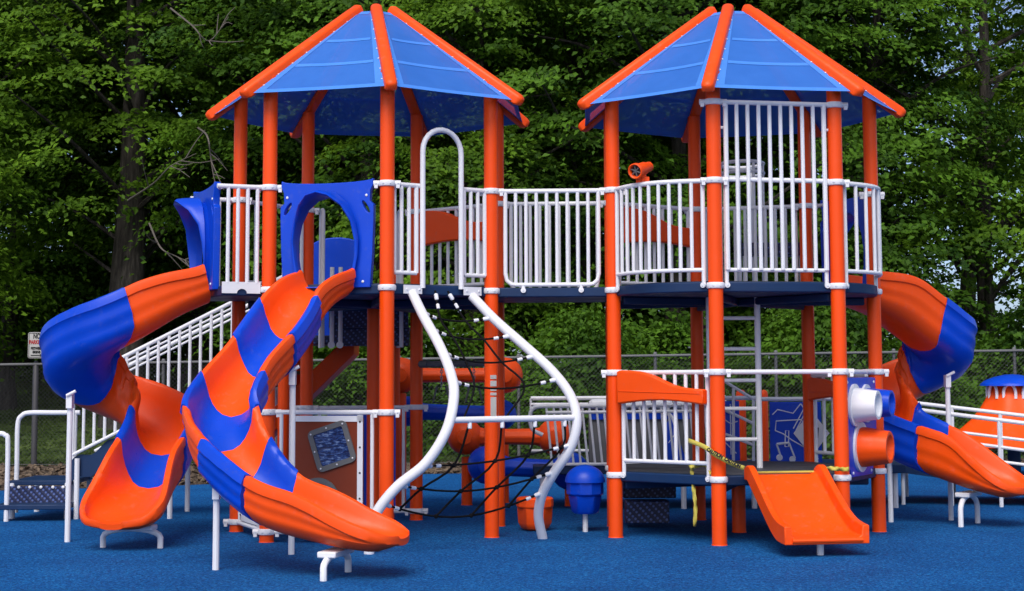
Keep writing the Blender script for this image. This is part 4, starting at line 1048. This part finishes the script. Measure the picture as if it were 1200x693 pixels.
# ------------------------------------------------------------------ caution tape
def tape(label, pts, wd, text=False):
    P = crom(pts, 6); t = thing('caution_tape', label, 'tape', P[0], 'caution tape on the tower'); m = MB(); N = len(P); vs = []
    ws = []
    for i, p in enumerate(P):
        d = (P[min(N-1, i+1)]-P[max(0, i-1)]).normalized(); a = (math.sin(i*.9)*.8 if not text else .08*math.sin(i*.5))
        s = d.cross(V((0, -1, 0))).normalized(); s = (s*math.cos(a)+V((0, -1, 0))*math.sin(a)); ws.append((p, s, d)); vs += [p-s*wd/2, p+s*wd/2]
    fs = [(2*i, 2*i+1, 2*i+3, 2*i+2) for i in range(N-1)]; m.add(vs, fs); o = m.build('ribbon', M['yellow'], t, smooth=60)
    so_ = o.modifiers.new('thick', 'SOLIDIFY'); so_.thickness = .002
    return t, P
n_ = nAB
a0 = at(806, 516, 14.22); b0 = at(872, 549, 13.86)
tt, P = tape('yellow caution tape with black letters stretched across the front post to the small slide', [a0, at(826, 524, 13.95), at(838, 533, 13.90), at(855, 542, 13.88), b0], .038, True)
cu = bpy.data.curves.new('tape_text', 'FONT'); cu.body = 'CAUTION  CAUTION'; cu.size = .042; cu.extrude = .0008; cu.offset = .0035; cu.align_x = 'CENTER'; cu.align_y = 'CENTER'
tob = bpy.data.objects.new('tape_text', cu); C.objects.link(tob)
p0, p1 = at(828, 526.5, 13.90), at(868, 547.5, 13.86); ux = (p1-p0).normalized(); ny = V((0, -1, 0)); ny = (ny-ux*ny.dot(ux)).normalized(); uy = ny.cross(ux)
mw = Matrix((ux, uy, ny)).transposed().to_4x4(); mw.translation = (p0+p1)/2+ny*.030
dg = bpy.context.evaluated_depsgraph_get(); me = bpy.data.meshes.new_from_object(tob.evaluated_get(dg)); bpy.data.objects.remove(tob)
wid = max(v.co.x for v in me.vertices)-min(v.co.x for v in me.vertices); me.transform(Matrix.Scale((p1-p0).length/wid*.98, 4, V((1, 0, 0)))); me.transform(mw); me.transform(Matrix.Translation(-tt.location)); me.materials.append(M['ink'])
o = bpy.data.objects.new('lettering', me); C.objects.link(o); o.parent = tt
tape('torn end of yellow tape hanging from the lower railing', [at(824, 545, 14.18), at(812, 548, 14.20), at(811, 556, 14.2), at(813, 575, 14.2), at(815, 595, 14.2), at(814, 617, 14.2)], .036)
tape('yellow tape knotted along the bottom rail left of the front post', [at(808, 548, 14.17), at(818, 544, 14.14), at(828, 546, 14.1), at(834, 556, 14.02)], .035)
tape('yellow tape wrapped round the post right of the small slide', [at(962, 552, 14.05), at(972, 549, 14.07), at(984, 550, 14.08), at(995, 550, 14.1)], .04)

# ------------------------------------------------------------------ chain-link fence and sign
FY = 27.0
ftop = lambda x: 1.66+(x+7.85)*(1.82-1.66)/16.25
def fence():
    t = thing('chain_link_fence', 'long grey chain-link fence between the playground and the trees', 'fence', (0, FY, 0))
    x0, x1 = -17.0, 17.0
    m = MB(); m.tube([(x0, FY, ftop(x0)), (x1, FY, ftop(x1))], .022, 10); m.build('top_rail', M['grey'], t)
    xs = [x0]+[at(px, 500, FY).x for px in (-130, 40, 190, 328, 468, 608, 769, 911, 1050, 1192)]+[10.6, 12.9, x1]
    for x in xs:
        big = abs(x-at(40, 500, FY).x) < .01
        p = MB(); p.lathe((x, FY+.03, -.1), [(.05 if big else .028, 0), (.05 if big else .028, ftop(x)+.11), (.036, ftop(x)+.13), (.02, ftop(x)+.16)], 12); p.build('post', M['bolt' if big else 'grey'], t)
    vs = []; fs = []; sp = .068; r = .0020
    def wire(xa, za, xb, zb, y):
        d = V((xb-xa, 0, zb-za)).normalized(); s = V((-d.z, 0, d.x)); o = len(vs)
        for (x, z) in ((xa, za), (xb, zb)):
            c = V((x, y, z)); vs.extend([c+s*r, c+V((0, r, 0))-s*r*.6, c-V((0, r, 0))-s*r*.6])
        fs.extend([(o, o+1, o+4, o+3), (o+1, o+2, o+5, o+4), (o+2, o, o+3, o+5)])
    x = -11.5
    while x < 11.5:
        h = ftop(x)-.02; wire(x, .0, x+h, h, FY-.004); wire(x, h, x+h, 0, FY+.004); x += sp
    m = MB(); m.add(vs, fs); o = m.build('wire_mesh', M['wire'], t, smooth=0); o['kind'] = 'stuff'
    m = MB(); m.tube([(x0, FY, .03), (x1, FY, .03)], .004, 6); m.build('tension_wire', M['grey'], t)
M['wire'] = plastic('fence_wire', (.035, .037, .04), .5, .2)
fence()
def text_mesh(body, size, bold=0):
    cu = bpy.data.curves.new('t', 'FONT'); cu.body = body; cu.size = size; cu.extrude = .001; cu.offset = bold; cu.align_x = 'CENTER'; cu.align_y = 'CENTER'
    o = bpy.data.objects.new('t', cu); C.objects.link(o); dg = bpy.context.evaluated_depsgraph_get()
    me = bpy.data.meshes.new_from_object(o.evaluated_get(dg)); bpy.data.objects.remove(o); return me
def sign():
    Y = FY-.08; a = at(32.5, 420, Y); b = at(53.5, 389.5, Y); W, H = b.x-a.x, b.z-a.z; c = V(((a.x+b.x)/2, Y, (a.z+b.z)/2))
    t = thing('parking_sign', 'white no parking sign on the dark fence post at far left', 'sign', c)
    m = MB(); r = .03
    m.plate([p for cx, cy, a0 in ((W/2-r, H/2-r, 0), (-W/2+r, H/2-r, 90), (-W/2+r, -H/2+r, 180), (W/2-r, -H/2+r, 270)) for p in arc2(cx, cy, r, r, a0, a0+90, 4)], [], (c, V((1, 0, 0)), Z, V((0, 1, 0))), .006); m.build('plate', M['sign'], t, smooth=0)
    R = Matrix.Rotation(math.pi/2, 4, 'X')
    for s, zf, h, mt, wf in (('NO', .27, .115, 'ink', .40), ('PARKING', .09, .085, 'red_ink', .86), ('BETWEEN', -.10, .055, 'ink', .66), ('SIGNS', -.215, .055, 'ink', .46)):
        me = text_mesh(s, h, .004); wd = max(v.co.x for v in me.vertices)-min(v.co.x for v in me.vertices)
        me.transform(Matrix.Scale(W*wf/wd, 4, V((1, 0, 0)))); me.transform(R); me.transform(Matrix.Translation((0, -.003, H*zf*1.25))); me.materials.append(M[mt])
        o = bpy.data.objects.new('lettering', me); C.objects.link(o); o.parent = t
    m = MB(); z = -H*.39; m.prism([c+V((x*W, -.003, z+y)) for x, y in ((-.33, .008), (.20, .008), (.20, .024), (.36, 0), (.20, -.024), (.20, -.008), (-.33, -.008))], (0, .002, 0)); m.build('arrow', M['ink'], t, smooth=0)
    m = MB(); m.plate([(-W/2+.012, -H/2+.012), (W/2-.012, -H/2+.012), (W/2-.012, H/2-.012), (-W/2+.012, H/2-.012)], [[(-W/2+.02, -H/2+.02), (W/2-.02, -H/2+.02), (W/2-.02, H/2-.02), (-W/2+.02, H/2-.02)]], (c-V((0, .003, 0)), V((1, 0, 0)), Z, V((0, 1, 0))), .002); m.build('border', M['ink'], t, smooth=0)
sign()

# ------------------------------------------------------------------ trees
def leaf_mesh(name, P, Nrm, size, mat, rs):
    """folded leaf blades: P centres, Nrm normals"""
    n = len(P); a = rs.normal(size=(n, 3)); t = np.cross(Nrm, a); t /= np.linalg.norm(t, axis=1)[:, None]+1e-9
    # tips hang downwards
    t[:, 2] -= .35; t -= Nrm*(t*Nrm).sum(1)[:, None]; t /= np.linalg.norm(t, axis=1)[:, None]+1e-9
    b = np.cross(Nrm, t); L = (size*(.65+.7*rs.random(n)))[:, None]; w_ = L*(.27+.12*rs.random(n))[:, None]; f = Nrm*L*.10
    V4 = np.stack([P-t*L*.5, P+b*w_+f-t*L*.02, P+t*L*.55-f*1.2, P-b*w_+f-t*L*.02], 1).reshape(-1, 3)
    me = bpy.data.meshes.new(name); me.vertices.add(4*n); me.vertices.foreach_set('co', V4.ravel().astype(np.float32))
    idx = (np.arange(n)[:, None]*4+np.array([0, 1, 2, 0, 2, 3])[None]).ravel()
    me.loops.add(6*n); me.loops.foreach_set('vertex_index', idx.astype(np.int32)); me.polygons.add(2*n)
    me.polygons.foreach_set('loop_start', (np.arange(2*n)*3).astype(np.int32)); me.update(); me.validate(); me.materials.append(M[mat]); return me
def crown_mesh(seed, nsp, H, R, zlo, leaf=.105, mat='leaf', per=135, flat=.045):
    rs = np.random.default_rng(seed); P = []; N = []; cs = []
    for k in range(nsp):
        f = rs.random()**.9; z = zlo+(H-zlo)*f; prof = math.sin(math.pi*min(1, .18+.78*f))**.7
        a = rs.random()*2*math.pi; rr = R*prof*(.35+.65*rs.random()**.45)
        lump = 1+.22*math.sin(3*a+seed)+.18*math.sin(5*a+2.3*z)
        c = np.array([rr*lump*math.cos(a), rr*lump*math.sin(a), z]); out = np.array([math.cos(a), math.sin(a), 0])
        sr = .40+.50*rs.random(); n = int(per*(sr/.6)**2)
        d = rs.normal(size=(n, 2))*sr*.52; nrm = np.array([0, 0, 1])+out*.32+rs.normal(size=3)*.12; nrm /= np.linalg.norm(nrm)
        e1 = np.cross(nrm, [0.3, 1, 0]); e1 /= np.linalg.norm(e1); e2 = np.cross(nrm, e1)
        q = c+d[:, :1]*e1+d[:, 1:]*e2+rs.normal(size=(n, 1))*flat*nrm; q[:, 2] -= (d**2).sum(1)*.42
        nn = nrm*.95+out*.42+rs.normal(size=(n, 3))*.36; nn /= np.linalg.norm(nn, axis=1)[:, None]
        P.append(q); N.append(nn); cs.append(c)
    return leaf_mesh('crown', np.concatenate(P), np.concatenate(N), leaf, mat, rs), cs
def limbs_mesh(seed, cs, H, r0, lean, zlo):
    rs = random.Random(seed); m = MB(); top = H*.9
    ax = lambda z: V((lean[0]*z/H+.12*math.sin(z*.9+seed), lean[1]*z/H+.1*math.cos(z*.7+seed), z))
    for c in rs.sample(cs, min(34, len(cs))):
        e = V(c); z0 = max(zlo*.6, e.z-.35*math.hypot(e.x, e.y)-.4); s = ax(min(z0, top)); md = s.lerp(e, .5)+Z*rs.uniform(-.1, .35)+V((rs.uniform(-.2, .2), rs.uniform(-.2, .2), 0))
        m.tube(crom([s, md, e], 4), [.055-.044*i/8 for i in range(9)], 5)
    tr = MB(); K = 14; pts = [ax(top*i/K)-Z*(.3 if i == 0 else 0) for i in range(K+1)]
    tr.tube(pts, [r0*(1.35 if i == 0 else 1)*(1-.82*i/K) for i in range(K+1)], 12)
    return tr, m
def tree(label, x, y, var, scale=1.0, rotz=0, grp='trees behind the fence'):
    z = hterr(x, y); t = thing('maple_tree', label, 'tree', (x, y, z), grp)
    crown, trunk, limb = VAR[var]
    for nm, me in (('crown', crown), ('trunk', trunk), ('limbs', limb)):
        o = bpy.data.objects.new(nm, me); C.objects.link(o); o.parent = t
    t.scale = (scale,)*3; t.rotation_euler.z = rotz; return t
VAR = []
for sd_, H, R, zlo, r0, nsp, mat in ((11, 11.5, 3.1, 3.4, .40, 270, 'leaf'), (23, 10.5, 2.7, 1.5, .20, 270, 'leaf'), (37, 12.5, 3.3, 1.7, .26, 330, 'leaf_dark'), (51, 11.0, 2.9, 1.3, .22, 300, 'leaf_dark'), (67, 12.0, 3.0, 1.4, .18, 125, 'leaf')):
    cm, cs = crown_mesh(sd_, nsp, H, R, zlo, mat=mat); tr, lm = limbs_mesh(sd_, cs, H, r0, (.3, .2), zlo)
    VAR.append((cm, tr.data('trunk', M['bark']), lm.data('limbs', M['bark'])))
px2x = lambda px, Y: at(px, 400, Y).x
FRONT = [(-110, 31, 1, 'leafy maple off the left edge behind the fence'), (152, 32.0, 0, 'thick-trunked maple behind the far-left spiral slide'), (15, 35, 3, 'dark maple at the left edge above the parking sign'),
         (345, 36.0, 3, 'maple behind the left post of the left tower'), (430, 33.5, 2, 'dark maple straight behind the left roof'), (560, 31.2, 1, 'bright maple whose leaves hang between the two roofs'),
         (690, 33, 2, 'dark maple behind the left edge of the right roof'), (800, 31.3, 3, 'maple behind the orange telescope'), (930, 33, 2, 'dark maple behind the tall white barrier'),
         (1015, 32, 3, 'maple above the right spiral slide'), (1165, 32.5, 4, 'thinner maple with sky showing through at the right edge'), (1310, 33, 4, 'thin maple off the right edge behind the fence')]
for k, (px, Y, v, lab) in enumerate(FRONT):
    Y += 3.2 if px < 260 else 1.0
    tree(lab, px2x(px, Y), Y, v, 1.10+.08*math.sin(k*2.1), k*1.37)
BACK = [(-60, 39, 2), (90, 40, 3), (230, 38, 2), (350, 40, 3), (480, 38.5, 2), (620, 39.5, 3), (750, 38, 2), (870, 40, 3), (985, 39, 4), (1140, 44, 4), (1300, 41, 4)]
names = ['at far left, left of the parking sign', 'above the parking sign', 'left of the left roof', 'behind the left half of the left roof', 'behind the right half of the left roof', 'in the gap between the roofs', 'behind the left half of the right roof', 'behind the apex of the right roof', 'behind the right half of the right roof', 'above the right spiral slide', 'at the right edge']
for k, ((px, Y, v), nm) in enumerate(zip(BACK, names)):
    Y += 2.5
    tree('shaded taller tree of the second row '+nm, px2x(px, Y), Y, v, 1.40+.06*math.sin(k), 2+k*1.9, 'second row of trees')
# bare branches on the left maple
def bare(label, P, seed):
    rs = random.Random(seed); t = thing('bare_branch', label, 'branch', P[0], 'bare branches'); m = MB(); Q = crom(P, 5); n = len(Q)
    m.tube(Q, [.019-.014*i/(n-1) for i in range(n)], 6); m.build('stem', M['twig'], t)
    for k in range(7):
        i = rs.randrange(n//4, n-2); a = Q[i]; d = (Q[i+1]-Q[i]).normalized(); s = V((rs.uniform(-1, 1), rs.uniform(-.5, .3), rs.uniform(-.8, .8))); e = (d*.9+s*.8).normalized(); L = rs.uniform(.25, .7)
        w_ = MB(); w_.tube(crom([a, a+e*L*.5+Z*rs.uniform(-.05, .05), a+e*L+Z*rs.uniform(-.12, .05)], 3), [.011, .010, .009, .008, .007, .006, .005], 5); w_.build('twig', M['twig'], t)
M['twig'] = plastic('grey_dead_twig', (.12, .105, .09), .85, .2)
Yb = 28.6
bare('bare grey branch hanging left of the blue slide hood', [at(232, 150, Yb+2), at(243, 160, Yb), at(247, 185, Yb), at(250, 205, Yb), at(254, 222, Yb)], 3)
bare('bare forked branch above the far-left spiral slide', [at(150, 235, Yb+2), at(180, 215, Yb+.5), at(200, 195, Yb), at(230, 180, Yb)], 5)
bare('thin bare branch left of the left roof near the top', [at(200, 10, Yb+2), at(225, 30, Yb), at(245, 48, Yb), at(268, 20, Yb)], 8)
bare('bare twig drooping above the spiral slide and trunk', [at(175, 262, Yb+2), at(188, 290, Yb), at(205, 300, Yb), at(224, 308, Yb)], 9)
# shrubs and ivy behind the fence
sh, _ = crown_mesh(71, 90, 2.3, 1.15, .1, .09, 'leaf_dark', 90)
for k, px in enumerate((390, 480, 590, 680, 790, 880, 960, 1060, 1150, 1230)):
    Y = 29+.7*math.sin(k*1.7)+.8; nm = ['left of the brown panel', 'behind the log climbers', 'behind the net', 'right of the net', 'behind the wave board', 'behind the ladder', 'behind the music panel', 'behind the talk tubes', 'behind the right slide', 'at the right edge'][k]
    o = bpy.data.objects.new('shrub', sh); C.objects.link(o); o.location = (px2x(px, Y), Y, hterr(0, Y)-.1); o.rotation_euler.z = k*1.3; o.scale = (1.1, 1.1, 1+.25*math.sin(k*2.3))
    tag(o, 'dark leafy shrub behind the fence, '+nm, 'shrub', 'shrubs along the fence')
for k, (px, Y, nm) in enumerate(((-40, 45, 'left of the parking sign post'), (30, 46, 'low behind the parking sign'), (105, 44, 'behind the stair rail foot'), (190, 45, 'behind the stair railing'), (270, 44, 'behind the top of the stairs'), (340, 45, 'behind the left tower posts'))):
    o = bpy.data.objects.new('shrub', sh); C.objects.link(o); o.location = (px2x(px, Y), Y, hterr(0, Y)-.1); o.rotation_euler.z = k*2.3; o.scale = (1.9, 1.9, 1.5)
    tag(o, 'dark shrub at the far side of the lawn, '+nm, 'shrub', 'shrubs across the lawn')
# far woodland mass
rs = np.random.default_rng(5); n = 30000
P = np.stack([rs.uniform(-34, 34, n), rs.uniform(48, 58, n), 1.5+rs.random(n)**.85*17], 1)
keep = (np.sin(P[:, 0]*.9)+np.sin(P[:, 0]*.37+P[:, 2]*.8)+np.sin(P[:, 2]*1.3+P[:, 0]*.21) > -1.35)
keep &= ~((P[:, 0] > 8) & (P[:, 2] > 3.5) & (rs.random(n) < .90))
P = P[keep]; Nn = rs.normal(size=P.shape)*.6+np.array([0, -.6, .6]); Nn /= np.linalg.norm(Nn, axis=1)[:, None]
o = bpy.data.objects.new('far_woodland', leaf_mesh('far_woodland', P, Nn, .62, 'leaf_far', rs)); C.objects.link(o); o['kind'] = 'stuff'; o['label'] = 'dark mass of far trees behind the maples'; o['category'] = 'woodland'
# lawn blades, wood chips
n = 60000; x = rs.uniform(-14, 3, n); y = 27.3+rs.random(n)**1.3*17
P = np.stack([x, y, [hterr(a, b)+.035 for a, b in zip(x, y)]], 1); Nn = rs.normal(size=P.shape)*.5+np.array([0, -1, .25]); Nn /= np.linalg.norm(Nn, axis=1)[:, None]
o = bpy.data.objects.new('lawn_grass', leaf_mesh('lawn_grass', P, Nn, .13, 'blade', rs)); C.objects.link(o); o['kind'] = 'stuff'; o['label'] = 'green lawn grass beyond the chain-link fence'; o['category'] = 'grass'
n = 9000; x = rs.uniform(-12, 12, n); fy = np.interp(x, [p[0] for p in FAR], [p[1] for p in FAR]); y = fy+.05+rs.random(n)**1.4*(27.5-fy)
P = np.stack([x, y, np.full(n, .012)+rs.random(n)*.02], 1); Nn = rs.normal(size=P.shape)*.35+np.array([0, -.15, 1]); Nn /= np.linalg.norm(Nn, axis=1)[:, None]
o = bpy.data.objects.new('wood_chips', leaf_mesh('wood_chips', P, Nn, .10, 'chip', rs)); C.objects.link(o); o['kind'] = 'stuff'; o['label'] = 'brown wood chips and dry leaves along the fence'; o['category'] = 'wood chips'
